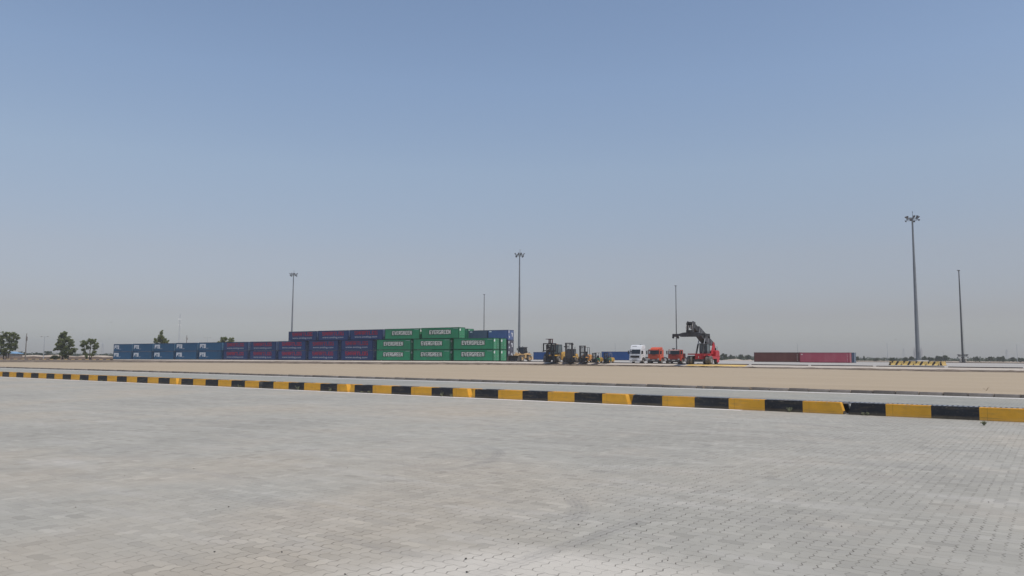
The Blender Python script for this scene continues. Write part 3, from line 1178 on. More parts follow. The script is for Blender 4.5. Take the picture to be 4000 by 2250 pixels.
# third row: short blue containers, three high
s_r = S0 + PITCH_T * 12.887 - L20 / 2
GB = 'short blue containers stacked behind the green ones'
for lev, kd, lab in ((2, 'bright', 'short bright blue container on top of the back stack, doors in the sun'), (1, 'plum', 'short dark plum container in the middle of the back stack behind the green doors'),
                     (0, 'plum', 'short dark plum container at the bottom of the back stack, behind the wheel loader')):
    decs = [('emblem', conform(bars_mesh([(0, .75, 0, .22), (0.05, .7, .24, .28)]), -L20 / 2 + .35, ST * .80, -1.208, .005), M['white_decal'])]
    dm = MB()
    for (ya, yb, za, zb) in ((-.9, -.55, .7, .95), (.2, .6, .6, .75), (.55, .9, .35, .72), (-.8, -.3, .25, .4)):
        dm.box(L20 / 2 - .028, L20 / 2 - .022, ya, yb, za * ST, zb * ST)
    decs.append(('door_notice', dm.mesh('door_notice'), M['pale_decal']))
    make_container(kd, L20, ST, lab, sd_pos(s_r, ROW_D + 2.84 * 2, yard_z(s_r, ROW_D) + .005 + lev * ST), decs, GB)
for lev, kd, lab in ((2, 'slate', 'short slate blue container on the top tier, left of the bright blue one'), (1, 'slate', 'short slate blue container hidden in the middle of the back stack'),
                     (0, 'plum', 'short plum container hidden at the bottom of the back stack')):
    decs = [('emblem', conform(bars_mesh([(0, .75, 0, .22)]), -L20 / 2 + .5, ST * .80, -1.208, .005), M['white_decal'])]
    make_container(kd, L20, ST, lab, sd_pos(s_r - L20 - .12, ROW_D + 2.84 * 2, yard_z(s_r, ROW_D) + .005 + lev * ST), decs, GB)

# single containers to the right
def single(kind, px, Y, L, H, label, decals=()):
    """px, Y: left end of the near bottom edge"""
    p = at(px, Y) + U * (L / 2) + V * 1.22
    p = on_yard(p)
    p.z += 0.005
    return make_container(kind, L, H, label, p, decals, 'single containers standing on the yard')


marks = lambda: bars_mesh([(0, .10, z, z + .16) for z in (0, .35, .7, 1.1, 1.5)])
brown = single('brown', 2947, 211, L40, 2.6, 'brown shipping container standing alone at the right of the yard, left of the pink one',
               [('small_print', conform(marks(), L40 / 2 - .75, .4, -1.208, .006), M['cream_decal'])])
pink = single('pink', 3125, 201, L40, 2.6, 'pink shipping container with ribbed side next to the brown one',
              [('small_print', conform(marks(), L40 / 2 - .6, .4, -1.208, .006), M['cream_decal']),
               ('emblem', conform(bars_mesh([(0, .45, 0, .14), (.05, .4, .16, .22)]), -L40 / 2 + .35, 2.0, -1.208, .006), M['cream_decal'])])
pp = pink.location + U * 0.5 + V * 2.7
single_back = make_container('grey', L40, 2.6, 'grey blue container behind the pink one, only its right end showing', Vector((pp.x, pp.y, pink.location.z)), [], 'single containers standing on the yard')
single('royal', 2085, 262, L40, 2.62, 'royal blue container standing far back between wheel loader and tall forklift')
single('royal', 2351, 236, L40, 2.62, 'royal blue container with ribbed side behind the small forklift and the white truck')

# ------------------------------------------------------------------ vehicles: x forward, y to the left, z up
M['tyre'] = plain('tyre', (0.045, 0.043, 0.041), 0.9, 0.35, 5.0, dirt=((0.16, 0.14, 0.12), 0.5))
M['dusty_tyre'] = plain('dusty_tyre', (0.13, 0.12, 0.11), 0.95, 0.3, 5.0, dirt=((0.24, 0.21, 0.18), 0.5))
M['rim_grey'] = plain('rim_grey', (0.34, 0.32, 0.30), 0.6, 0.3, 4.0)
M['black'] = plain('black_paint', (0.022, 0.022, 0.024), 0.5, 0.35, 2.0, dirt=((0.09, 0.08, 0.075), 0.4))
M['charcoal'] = plain('charcoal_paint', (0.05, 0.05, 0.056), 0.5, 0.3, 1.5, dirt=((0.10, 0.095, 0.09), 0.4))
M['glass'] = plain('glass', (0.020, 0.025, 0.032), 0.08, 0.1, 1.0, spec=0.6)
M['pale_glass'] = plain('pale_glass', (0.10, 0.13, 0.14), 0.1, 0.1, 1.0, spec=0.6)
M['loader_yellow'] = plain('loader_yellow', (0.62, 0.42, 0.20), 0.65, 0.25, 1.5, dirt=((0.33, 0.24, 0.15), 0.5))
M['lift_yellow'] = plain('lift_yellow', (0.60, 0.36, 0.075), 0.5, 0.18, 1.5, dirt=((0.25, 0.16, 0.07), 0.45))
M['lift_orange'] = plain('lift_orange', (0.58, 0.26, 0.05), 0.55, 0.2, 1.5, dirt=((0.3, 0.17, 0.08), 0.35))
M['lift_green'] = plain('lift_green', (0.03, 0.17, 0.09), 0.5, 0.2, 2.0)
M['maroon'] = plain('maroon', (0.075, 0.018, 0.020), 0.6, 0.3, 2.0)
M['truck_white'] = plain('truck_white', (0.72, 0.74, 0.76), 0.35, 0.06, 1.0, spec=0.5, dirt=((0.55, 0.53, 0.5), 0.25))
M['truck_red'] = plain('truck_red', (0.62, 0.10, 0.045), 0.45, 0.15, 1.0, dirt=((0.40, 0.16, 0.12), 0.35))
M['truck_dark_red'] = plain('truck_dark_red', (0.44, 0.055, 0.035), 0.5, 0.18, 1.0, dirt=((0.32, 0.13, 0.10), 0.35))
M['crane_red'] = plain('crane_red', (0.46, 0.028, 0.038), 0.45, 0.15, 1.0, dirt=((0.25, 0.07, 0.06), 0.35))
M['lamp_glass'] = plain('lamp_glass', (0.62, 0.62, 0.60), 0.15, 0.1, 3.0, spec=0.7)
M['amber'] = plain('amber', (0.62, 0.25, 0.03), 0.3, 0.1, 3.0)
M['aluminium'] = plain('aluminium', (0.45, 0.45, 0.46), 0.4, 0.15, 2.0, 0.5)
M['bucket_steel'] = plain('bucket_steel', (0.075, 0.068, 0.062), 0.6, 0.35, 2.0, dirt=((0.2, 0.17, 0.14), 0.4))
M['plate'] = plain('plate', (0.60, 0.58, 0.52), 0.6, 0.1, 3.0)


def wheel(parent, x, y, r, w, side=1, tyre='tyre', rim='rim_grey', dual=False, lugs=0):
    """wheel standing on the ground; side = +1 when its outer face looks to +y"""
    for k in range(2 if dual else 1):
        yy = y - side * k * (w + 0.05)
        m = MB()
        c = (x, yy, r)
        h = w / 2
        m.lathe([(r * .56, -h * .85), (r * .80, -h), (r * .94, -h * .92), (r, -h * .66), (r, h * .66), (r * .94, h * .92), (r * .80, h), (r * .56, h * .85)], c, 'y', 28)
        for i in range(lugs):
            a = 2 * math.pi * i / lugs
            for sgn in (-1, 1):
                aa = a + (math.pi / lugs if sgn > 0 else 0)
                p = Vector((x + math.cos(aa) * r * .99, yy, r + math.sin(aa) * r * .99))
                q = Vector((x + math.cos(aa + .09) * r * .99, yy + sgn * h * .92, r + math.sin(aa + .09) * r * .99))
                m.bar(p, q, .07, .06)
        t = m.build('wheel', M[tyre], parent, smooth=lugs == 0)
        m = MB()
        o = side
        m.lathe([(r * .575, -h * .5 * o), (r * .575, h * .62 * o), (r * .52, h * .78 * o), (r * .46, h * .55 * o), (r * .30, h * .22 * o), (r * .22, h * .24 * o), (r * .20, h * .75 * o), (r * .13, h * .85 * o), (0.001, h * .85 * o)], c, 'y', 20)
        m.build('rim', M[rim], t)
        m = MB()
        for i in range(8):
            a = 2 * math.pi * i / 8
            cx, cz = x + math.cos(a) * r * .37, r + math.sin(a) * r * .37
            m.tube((cx, yy + o * h * .30, cz), (cx, yy + o * h * .42, cz), r * .06, r * .06, 6)
        m.build('wheel_bolts', M['dark_steel'], t)


def lerp2(a, b, k):
    return (a[0] + (b[0] - a[0]) * k, a[1] + (b[1] - a[1]) * k)


def frontal_panel(a, b, y0, y1, k0, k1, proud, thick=0.03):
    """slab lying on the slanted front line a-b (x, z), between fractions k0 and k1"""
    p, q = lerp2(a, b, k0), lerp2(a, b, k1)
    dx, dz = b[0] - a[0], b[1] - a[1]
    ln = math.hypot(dx, dz)
    nx, nz = dz / ln, -dx / ln
    if nx < 0:
        nx, nz = -nx, -nz
    f = lambda pt, o: (pt[0] + nx * o, pt[1] + nz * o)
    return MB().prism([f(p, proud), f(q, proud), f(q, proud - thick), f(p, proud - thick)], y0, y1)


def truck(label, loc, rotz, paint, kind):
    """cab-over tractor unit; origin on the ground below the front axle"""
    t = thing('tractor_truck', label, 'truck', loc, rotz, 'tractor trucks parked at the yard edge')
    P = M[paint]
    W = 1.25
    arch = [(.72, .62), (.66, .86), (.42, 1.10), (0, 1.19), (-.42, 1.10), (-.66, .86)]
    if kind == 'tall':
        f0, f1 = (1.42, 1.88), (1.20, 2.82)
        prof = [(1.34, .42), (1.46, .75), (1.46, 1.35), f0, f1, (1.05, 3.10), (.80, 3.52), (.35, 3.72), (-.55, 3.74), (-.86, 3.60), (-.86, .98)] + arch[::-1]
    elif kind == 'mid':
        f0, f1 = (1.38, 1.82), (1.28, 2.62)
        prof = [(1.34, .50), (1.40, .75), (1.40, 1.35), f0, f1, (1.15, 2.78), (-.80, 2.82), (-.80, .98)] + arch[::-1]
    else:
        f0, f1 = (1.38, 1.82), (1.28, 2.62)
        prof = [(1.34, .50), (1.40, .75), (1.40, 1.35), f0, f1, (1.15, 2.74), (-.35, 2.78), (-.35, .98), (-.66, .98)] + arch[::-1][1:]
    back = min(p[0] for p in prof)
    cab = MB().prism(prof, -W, W).build('cab', P, t, bevel=0.07)
    if kind == 'mid':          # roof wind deflector
        MB().prism([(.95, 2.80), (.30, 3.22), (-.55, 3.30), (-.79, 3.22), (-.79, 2.80)], -1.05, 1.05).build('roof_deflector', P, cab, bevel=.09)
    if kind in ('mid', 'day'):
        MB().prism([(1.20, 2.68), (1.50, 2.62), (1.52, 2.55), (1.26, 2.58)], -1.2, 1.2).build('sun_visor', M['black'] if kind == 'mid' else M['rim_grey'], cab, bevel=.01)
    if kind == 'tall':
        frontal_panel((1.05, 3.10), (.80, 3.52), -.85, .15, .78, .98, .012).build('roof_vent', M['black'], cab)
        MB().box(-.45, -.15, W - .06, W + .012, 3.0, 3.06).box(-.7, .6, W - .06, W + .012, 2.80, 2.83).build('side_trim', M['rim_grey'], cab)
        MB().box(.1, .3, .55, .72, 3.66, 3.82).box(-.1, .0, .85, .93, 3.70, 3.82).build('horn', M['black'], cab)
    # glass
    frontal_panel(f0, f1, -1.16, 1.16, .02, .97, .012).build('windscreen', M['glass'], cab)
    if kind != 'tall':
        frontal_panel(f0, f1, -1.02, -.78, .2, .9, .018, .004).build('sun_sticker', M['pale_decal'], cab)
    else:
        frontal_panel(f0, f1, -1.06, -.82, .12, .30, .018, .004).build('sun_sticker', M['pale_decal'], cab)
        frontal_panel(f0, f1, -1.06, -.80, .62, .92, .018, .004).build('sun_sticker', M['pale_decal'], cab)
    m = MB()
    for s in (-.55, .25):
        p = lerp2(f0, f1, .03)
        m.bar((p[0] + .04, s, p[1]), (p[0] - .02, s + .62, p[1] + .16), .025)
    m.build('wiper', M['black'], cab)
    for sy in (1, -1):
        m = MB()
        m.prism([(1.12, .98), (1.20, 1.9), (1.02, 2.64), (.12, 2.66), (.12, 1.25), (.5, 1.12)], sy * (W - .02), sy * (W + .016))
        door = m.build('door', P, t)
        m = MB().prism([(1.06, 1.92), (.94, 2.56), (.22, 2.58), (.22, 1.92)], sy * (W + .0), sy * (W + .024))
        m.build('side_window', M['glass'], door)
        MB().box(.18, .40, sy * W, sy * W + sy * .04, 1.62, 1.68).build('handle', M['black'], door)
        m = MB()
        m.bar((1.25, sy * 1.22, 2.55), (1.30, sy * 1.48, 2.5), .035)
        m.bar((1.25, sy * 1.22, 1.9), (1.30, sy * 1.48, 1.95), .035)
        m.box(1.24, 1.34, sy * 1.52 - .12, sy * 1.52 + .12, 1.85, 2.55)
        m.build('mirror', M['black'], t, bevel=.015)
        m = MB().box(.62, 1.05, sy * (W - .25), sy * (W + .01), .40, .58)
        m.build('step', M['rim_grey'] if kind == 'tall' else M['charcoal'], t)
        if kind != 'tall':
            m = MB()
            pts = [(.80, .55), (.72, .90), (.46, 1.18), (0, 1.28), (-.46, 1.18), (-.72, .90)]
            for a, b in zip(pts, pts[1:]):
                m.bar((a[0], sy * (W + .03), a[1]), (b[0], sy * (W + .03), b[1]), .12, .07)
            m.build('mudguard', P, t)
    # lower front
    if kind == 'tall':
        m = MB().box(1.44, 1.50, -1.02, 1.02, 1.12, 1.55)
        g = m.build('grille', M['black'], t, bevel=.03)
        mm = MB()
        for z in (1.22, 1.32, 1.42):
            mm.box(1.495, 1.515, -.92, .92, z, z + .035)
        mm.build('grille_bar', M['charcoal'], g)
        m = MB()
        m.prism([(1.40, .30), (1.56, .36), (1.60, .80), (1.50, .92), (1.40, .92)], -1.24, 1.24)
        b = m.build('bumper', P, t, bevel=.04)
        MB().box(1.585, 1.61, -.62, .62, .58, .76).build('bumper_intake', M['black'], b)
        MB().box(1.47, 1.495, -.5, .5, .96, 1.04).build('bumper_intake', M['black'], b)
        MB().box(1.602, 1.615, -.28, .28, .40, .52).build('number_plate', M['plate'], b)
        for sy in (1, -1):
            MB().prism([(sy * 1.22, .90), (sy * .86, .96), (sy * .98, 1.10), (sy * 1.22, 1.14)], 1.45, 1.53, axis='x').build('headlight', M['lamp_glass'], t)
            MB().lathe([(.13, 0), (.13, .03), (.09, .035), (0.001, .03)], (0, 0, 0), 'z', 12)
            MB().tube((1.58, sy * 1.02, .58), (1.625, sy * 1.02, .58), .10, .09, 12).build('fog_light', M['lamp_glass'], b)
    else:
        m = MB().box(1.40, 1.44, -1.05, 1.05, 1.02, 1.60)
        g = m.build('grille', P, t, bevel=.012)
        mm = MB()
        for z in (1.02, 1.20, 1.38, 1.56):
            mm.box(1.438, 1.446, -1.03, 1.03, z, z + .025)
        mm.build('grille_bar', M['maroon'], g)
        MB().box(1.40, 1.43, -.42, .42, 1.66, 1.76).build('badge_strip', M['black'], t)
        m = MB()
        m.prism([(1.30, .30), (1.50, .34), (1.52, .72), (1.44, .86), (1.30, .86)], -1.24, 1.24)
        b = m.build('bumper', M['charcoal'], t, bevel=.03)
        MB().box(1.515, 1.535, -.30, .30, .62, .74).build('number_plate', M['plate'], b)
        MB().box(1.515, 1.55, -1.15, 1.15, .55, .60).build('bumper_bar', M['rim_grey'], b)
        for sy in (1, -1):
            MB().box(1.405, 1.47, sy * 1.02 - .19, sy * 1.02 + .19, .78, .98).build('headlight', M['lamp_glass'], t, bevel=.02)
            MB().box(1.405, 1.45, sy * 1.17 - .07, sy * 1.17 + .07, 1.02, 1.14).build('indicator', M['amber'], t)
            MB().tube((1.22, sy * 1.05, 2.80), (1.34, sy * 1.05, 2.80), .07, .07, 8).build('roof_lamp', M['black'], cab)
        if kind == 'day':
            MB().box(.9, 1.1, -.5, .1, 2.86, 3.05).box(.95, 1.05, -.25, -.15, 2.74, 2.86).build('roof_horn', M['black'], cab)
    # chassis and rear
    m = MB()
    for sy in (-.42, .42):
        m.box(-4.75, 1.2, sy - .05, sy + .05, .78, 1.04)
    for x in (-4.7, -3.4, -2.2, -1.2):
        m.box(x - .06, x + .06, -.37, .37, .80, 1.0)
    m.box(-.1, .1, -.95, .95, .42, .58)
    m.box(-3.6, -3.4, -.80, .80, .42, .60)
    m.build('chassis', M['black'], t)
    MB().prism([(-3.05, 1.05), (-3.05, 1.24), (-3.9, 1.28), (-4.2, 1.10), (-4.2, 1.05)], -.45, .45).build('fifth_wheel', M['dark_steel'], t, bevel=.02)
    m = MB()
    m.box(-2.35, -1.15, .62, 1.20, .42, 1.02)
    m.build('fuel_tank', M['aluminium'], t, bevel=.10)
    m = MB()
    m.box(-2.1, -1.25, -1.18, -.62, .45, 1.0)
    m.build('battery_box', M['charcoal'], t, bevel=.04)
    m = MB().tube((back - .12, -.9, .9), (back - .12, -.9, 2.55 if kind != 'tall' else 2.9), .10, .10, 10)
    m.build('exhaust_stack', M['charcoal'], t)
    if kind == 'day':
        MB().box(-1.75, -.75, .05, 1.15, 1.08, 2.05).build('tool_locker', M['maroon'], t, bevel=.04)
    for sy in (1, -1):
        wheel(t, 0, sy * 1.06, .51, .30, sy, 'dusty_tyre' if kind != 'tall' else 'tyre')
        wheel(t, -3.5, sy * 1.08, .51, .28, sy, 'dusty_tyre', dual=True)
        m = MB()
        m.prism([(-4.08, .95), (-4.0, 1.12), (-3.0, 1.12), (-2.92, .95), (-2.97, .95), (-3.05, 1.08), (-3.95, 1.08), (-4.03, .95)], sy * .72, sy * 1.24)
        m.build('rear_mudguard', M['charcoal'], t)
    return t


def yardpos(px, Y):
    return on_yard(at(px, Y)) + Vector((0, 0, .006))


# front axle centre columns worked out from the survey photo
truck('white high roof tractor truck parked at the yard edge', yardpos(2494, 158.5), FACE, 'truck_white', 'tall')
truck('bright orange red sleeper cab truck parked between the white truck and the reach stacker', yardpos(2566, 156.5), FACE, 'truck_red', 'mid')
truck('dull red day cab truck with dark locker behind its cab, beside the reach stacker', yardpos(2645, 153.5), FACE, 'truck_dark_red', 'day')


def wheel_loader(loc, rotz):
    t = thing('wheel_loader', 'dusty yellow wheel loader with wide bucket lowered beside the green containers', 'wheel loader', loc, rotz)
    Y_ = M['loader_yellow']
    for x in (1.5, -1.5):
        for sy in (1, -1):
            wheel(t, x, sy * 1.0, .74, .55, sy, 'dusty_tyre', 'loader_yellow', lugs=18)
    m = MB()
    m.prism([(-2.7, .95), (-2.75, 1.75), (-1.0, 1.95), (-.2, 1.55), (-.2, .75), (-2.0, .65)], -.75, .75)
    rear = m.build('engine_hood', Y_, t, bevel=.06)
    MB().box(-2.80, -2.735, -.6, .6, 1.0, 1.65).build('radiator_grille', M['black'], rear)
    m = MB()
    for sy in (1, -1):
        m.box(-2.3, -.75, sy * 1.0 - .32, sy * 1.0 + .32, 1.56, 1.64)
    m.build('rear_mudguard', Y_, t)
    m = MB()
    for k in range(3):
        m.box(-2.6 + k * .02, -1.7, .76 , .80, 1.25 + k * .14, 1.32 + k * .14)
    m.build('hood_louvre', M['black'], rear)
    MB().prism([(-2.7, .35), (-3.15, .45), (-3.25, 1.05), (-2.76, 1.25), (-2.7, .95)], -.95, .95).build('counterweight', Y_, t, bevel=.06)
    MB().box(-2.2, -1.95, -.1, .1, 1.85, 2.35).build('exhaust_pipe', M['black'], t)
    MB().box(-2.62, -2.2, .35, .7, 1.80, 2.12).build('air_filter', M['rim_grey'], t)
    m = MB()
    m.prism([(-.1, .65), (-.1, 1.35), (.9, 1.6), (2.0, 1.75), (2.25, 1.3), (2.1, .55), (1.0, .5)], -.5, .5)
    m.build('front_frame', Y_, t, bevel=.05)
    m = MB()
    for sy in (1, -1):
        m.box(.75, 2.2, sy * 1.0 - .3, sy * 1.0 + .3, 1.53, 1.60)
    m.build('front_mudguard', Y_, t)
    m = MB().prism([(-1.15, 1.55), (.35, 1.55), (.35, 1.78), (-1.15, 1.95)], -.80, .80)
    m.build('cab_base', Y_, t)
    cab = MB()
    for x, x2 in ((.42, .22), (-1.1, -1.0)):
        for sy in (1, -1):
            cab.bar((x, sy * .72, 1.75), (x2, sy * .66, 3.20), .10)
    cab.prism([(.45, 3.20), (.40, 3.32), (-1.1, 3.36), (-1.2, 3.20)], -.82, .82)
    c = cab.build('cab', M['charcoal'], t)
    g = MB()
    g.prism([(.38, 1.80), (.20, 3.18), (.17, 3.18), (.35, 1.80)], -.66, .66)
    for sy in (1, -1):
        g.prism([(.36, 1.80), (.19, 3.18), (-1.0, 3.18), (-1.08, 1.95)], sy * .655, sy * .675)
    g.prism([(-1.06, 2.0), (-.98, 3.18), (-.95, 3.18), (-1.03, 2.0)], -.66, .66)
    g.build('cab_glass', M['glass'], c)
    MB().bar((.4, 1.0, 3.0), (.4, .72, 3.0), .04).box(.34, .44, .95, 1.15, 2.55, 3.05).bar((.4, -1.0, 3.0), (.4, -.72, 3.0), .04).box(.34, .44, -1.15, -.95, 2.55, 3.05).build('mirror', M['black'], c)
    MB().tube((-1.35, .3, 1.9), (-1.35, .3, 3.0), .10, .10, 8).build('air_intake', M['loader_yellow'], t)
    m = MB()
    for sy in (1, -1):
        pts = [(1.35, 1.72), (1.55, 1.95), (2.55, 1.35), (3.05, .55), (2.85, .40), (2.35, .95)]
        m.prism(pts, sy * .55 - .07, sy * .55 + .07)
    arm = m.build('lift_arm', Y_, t, bevel=.015)
    m = MB()
    for sy in (1, -1):
        m.tube((1.0, sy * .38, 1.0), (2.3, sy * .5, 1.25), .09, .06, 8)
    m.build('lift_cylinder', M['steel'], arm)
    m = MB()
    m.bar((1.45, 0, 1.85), (2.45, 0, 1.95), .14, .16)
    m.bar((2.40, 0, 2.15), (2.60, 0, 1.1), .16, .14)
    m.bar((2.60, 0, 1.15), (3.05, 0, 1.0), .10, .10)
    m.build('tilt_linkage', Y_, arm)
    prof = [(3.02, .06), (2.86, .40), (2.95, .95), (3.30, 1.36), (3.42, 1.30), (3.12, .92), (3.04, .45), (3.15, .17), (4.10, .09), (4.10, .03)]
    b = MB().prism(prof, -1.42, 1.42).build('bucket', M['bucket_steel'], t)
    m = MB()
    for sy in (1, -1):
        m.prism([(3.02, .05), (2.88, .40), (2.97, .95), (3.34, 1.38), (3.62, 1.0), (4.12, .05)], sy * 1.42, sy * 1.48)
    m.build('bucket_cheek', M['bucket_steel'], b)
    m = MB()
    for k in range(8):
        y = -1.33 + k * .38
        m.box(4.05, 4.28, y - .05, y + .05, .035, .10)
    m.build('bucket_tooth', M['steel'], b)
    for sy in (1, -1):
        MB().box(1.95, 2.10, sy * .62 - .11, sy * .62 + .11, 1.95, 2.15).bar((1.9, sy * .6, 1.6), (2.0, sy * .62, 2.0), .05).build('headlight', M['lamp_glass'], t)
        MB().box(.28, .38, sy * .45 - .09, sy * .45 + .09, 3.37, 3.50).build('work_light', M['black'], c)
    return t


wheel_loader(yardpos(2040, 179.5), FACE)


def forklift(label, loc, rotz, size, paint, mast_h, cab, spec=None, guard='charcoal', green=False, forks=True):
    """counterbalance truck; origin below the front axle. size scales the body, spec adds a container spreader"""
    t = thing('forklift', label, 'forklift', loc, rotz, 'forklifts parked at the yard edge')
    k = size
    P = M[paint]
    wb = 1.75 * k
    hw = .55 * k + .05
    r1, r2 = .33 * k + .02, .27 * k + .03
    dual = size > 1.6
    for sy in (1, -1):
        wheel(t, 0, sy * (hw - .05 + (.30 * k * .5 if dual else 0)), r1, .26 * k, sy, 'tyre' if not dual else 'dusty_tyre', 'rim_grey' if dual else 'lift_yellow', dual=dual)
        wheel(t, -wb, sy * (hw - .10), r2, .22 * k, sy, 'tyre', 'rim_grey')
    # counterweight with a rounded back, hood and front frame
    m = MB()
    m.prism([(-wb * .62, .22 * k), (-wb - .45 * k, .24 * k), (-wb - .62 * k, .50 * k), (-wb - .60 * k, .98 * k), (-wb - .38 * k, 1.13 * k), (-wb * .75, 1.10 * k), (-wb * .62, .95 * k)], -hw, hw)
    cw = m.build('counterweight', P, t, bevel=.09 * k)
    MB().box(-wb - .635 * k, -wb - .60 * k, -.18 * k, .18 * k, .62 * k, .74 * k).build('tow_slot', M['black'], cw)
    for sy in (1, -1):
        MB().box(-wb - .30 * k, -wb - .05 * k, sy * hw - .01, sy * hw + .012, .70 * k, .86 * k).build('warning_sticker', M['black'], cw)
    m = MB()
    m.prism([(-wb * .64, .30 * k), (-wb * .64, 1.00 * k), (-.62 * k, .98 * k), (-.35 * k, .62 * k), (.38 * k, .62 * k), (.38 * k, .36 * k)], -hw * .86, hw * .86)
    m.build('hood', M['lift_green'] if green else M['charcoal'], t, bevel=.04 * k)
    m = MB()
    for sy in (1, -1):
        m.prism([(-.46 * k, .30 * k), (-.44 * k, .62 * k), (-.30 * k, .78 * k), (.30 * k, .78 * k), (.40 * k, .66 * k), (.34 * k, .62 * k), (.26 * k, .71 * k), (-.26 * k, .71 * k), (-.37 * k, .58 * k), (-.39 * k, .30 * k)], sy * (hw - .25 * k), sy * (hw + (.30 * k * .5 if dual else .06 * k)))
    m.build('front_mudguard', P if not green else M['charcoal'], t)
    # seat, steering wheel
    sx = -.95 * k
    m = MB()
    m.box(sx - .25 * k, sx + .22 * k, -.24 * k, .24 * k, .98 * k, 1.10 * k)
    m.prism([(sx - .25 * k, 1.08 * k), (sx - .12 * k, 1.08 * k), (sx - .20 * k, 1.52 * k), (sx - .30 * k, 1.50 * k)], -.22 * k, .22 * k)
    m.build('seat', M['black'], t, bevel=.03 * k)
    m = MB()
    m.bar((-.30 * k, 0, .65 * k), (-.52 * k, 0, 1.25 * k), .06 * k)
    c = Vector((-.53 * k, 0, 1.28 * k))
    n = 12
    ring = [c + Vector((.05 * k * math.cos(a * 2 * math.pi / n), .17 * k * math.sin(a * 2 * math.pi / n), .12 * k * math.cos(a * 2 * math.pi / n))) for a in range(n + 1)]
    m.path(ring, .016 * k, 4)
    m.build('steering_column', M['black'], t)
    # overhead guard or cab
    top = (2.08 if size < 1.6 else (1.86 if cab != 'glass' else 1.68)) * k
    g = MB()
    tw = .055 * k
    for sy in (1, -1):
        y = sy * hw * .78
        g.bar((-.25 * k, y, .70 * k), (-.48 * k, y, top - .05), tw)
        g.bar((-wb * .80, y, .98 * k), (-wb * .74, y, top - .05), tw)
        g.bar((-.46 * k, y, top - .03), (-wb * .76, y, top - .03), tw)
    for i in range(7):
        x = -.50 * k - (wb * .74 - .50 * k) * i / 6
        g.bar((x, -hw * .76, top), (x, hw * .76, top), .045 * k, .03 * k)
    guard_o = g.build('overhead_guard', M[guard], t)
    if cab:
        m = MB()
        for sy in (1, -1):
            y = sy * hw * .78
            m.add([(-.34 * k, y, 1.0 * k), (-.47 * k, y, top - .08), (-wb * .74, y, top - .08), (-wb * .78, y, 1.0 * k)], [(0, 1, 2, 3)])
        m.add([(-.30 * k, -hw * .74, .9 * k), (-.30 * k, hw * .74, .9 * k), (-.47 * k, hw * .74, top - .06), (-.47 * k, -hw * .74, top - .06)], [(0, 1, 2, 3)])
        m.add([(-wb * .78, -hw * .74, 1.0 * k), (-wb * .78, hw * .74, 1.0 * k), (-wb * .73, hw * .74, top - .06), (-wb * .73, -hw * .74, top - .06)], [(0, 1, 2, 3)])
        cabo = m.build('cab_glass', M[cab], guard_o)
        if cab == 'glass':
            MB().path([(-wb * .85, hw * .5, top * .55), (-wb * .85, hw * .5, top + .35), (-wb * .95, hw * .5, top + .5)], .05, 6).build('exhaust_pipe', M['black'], t)
    MB().tube((-wb * .6, 0, top), (-wb * .6, 0, top + .10 * k), .05 * k, .04 * k, 8).build('beacon', M['amber'], guard_o)
    # mast
    mx = .46 * k
    hm = .38 * k + (.10 if spec or dual else 0)
    m = MB()
    for sy in (1, -1):
        m.box(mx, mx + .12 * k, sy * hm - .055 * k, sy * hm + .055 * k, .08, mast_h)
        m.box(mx + .03 * k, mx + .14 * k, sy * (hm - .10 * k) - .035 * k, sy * (hm - .10 * k) + .035 * k, .12, mast_h - .03)
        m.tube((mx - .03 * k, sy * (hm - .17 * k), .15), (mx - .03 * k, sy * (hm - .17 * k), mast_h * .93), .035 * k, .035 * k, 8)
    m.box(mx - .02, mx + .13 * k, -hm - .07 * k, hm + .07 * k, mast_h - .12 * k, mast_h + .002)
    m.box(mx, mx + .05 * k, -hm, hm, .20 * k, .34 * k)
    m.box(mx, mx + .04 * k, -hm, hm, mast_h * .58, mast_h * .58 + .12 * k)
    if cab == 'glass':
        m.box(mx + .06 * k, mx + .10 * k, -hm * .75, hm * .75, .35, mast_h * .62)
        m.tube((mx, 0, .2), (mx, 0, mast_h * .7), .11, .11, 8)
    mast = m.build('mast', M['charcoal'], t)
    m = MB()
    for y in (-.05 * k, .05 * k):
        m.box(mx + .05 * k, mx + .07 * k, y - .015 * k, y + .015 * k, .3, mast_h - .13 * k)
    m.build('lift_chain', M['dark_steel'], mast)
    if forks:
        m = MB()
        cwid = hm * 1.25 if not dual else 1.25
        zb = .12
        m.box(mx + .15 * k, mx + .20 * k, -cwid, cwid, zb + .02, zb + .14 * k)
        m.box(mx + .15 * k, mx + .20 * k, -cwid, cwid, zb + .34 * k, zb + .46 * k)
        for y in (-cwid * .9, -cwid * .45, cwid * .45, cwid * .9):
            m.box(mx + .155 * k, mx + .185 * k, y - .03, y + .03, zb + .10 * k, zb + .75 * k)
        car = m.build('carriage', M['black'], t)
        m = MB()
        for sy in (1, -1):
            y = sy * cwid * .6
            m.prism([(mx + .21 * k, .05), (mx + .21 * k, .62 * k), (mx + .26 * k, .62 * k), (mx + .27 * k, .12), (mx + 1.15 * k, .07), (mx + 1.15 * k, .04)], y - .06 * k, y + .06 * k)
        m.build('fork', M['dark_steel'], car)
    if spec:
        # container handling attachment: wide frame high on the mast with claws, twin plates on top
        z0, z1, zt, hwid = spec
        m = MB()
        sx0 = mx + .20 * k
        for z in (z0, z1):
            m.box(sx0, sx0 + .22, -hwid, hwid, z - .11, z + .11)
        for sy in (1, -1):
            m.box(sx0 + .02, sx0 + .20, sy * hwid - .11, sy * hwid + .11, z0 - .2, z1 + .12)
            m.box(sx0 + .22, sx0 + .42, sy * hwid - .10, sy * hwid + .10, z0 - .22, z0 - .02)
            m.box(sx0 + .01, sx0 + .16, sy * .42 - .13, sy * .42 + .13, z0 - .9, z1 + .05)
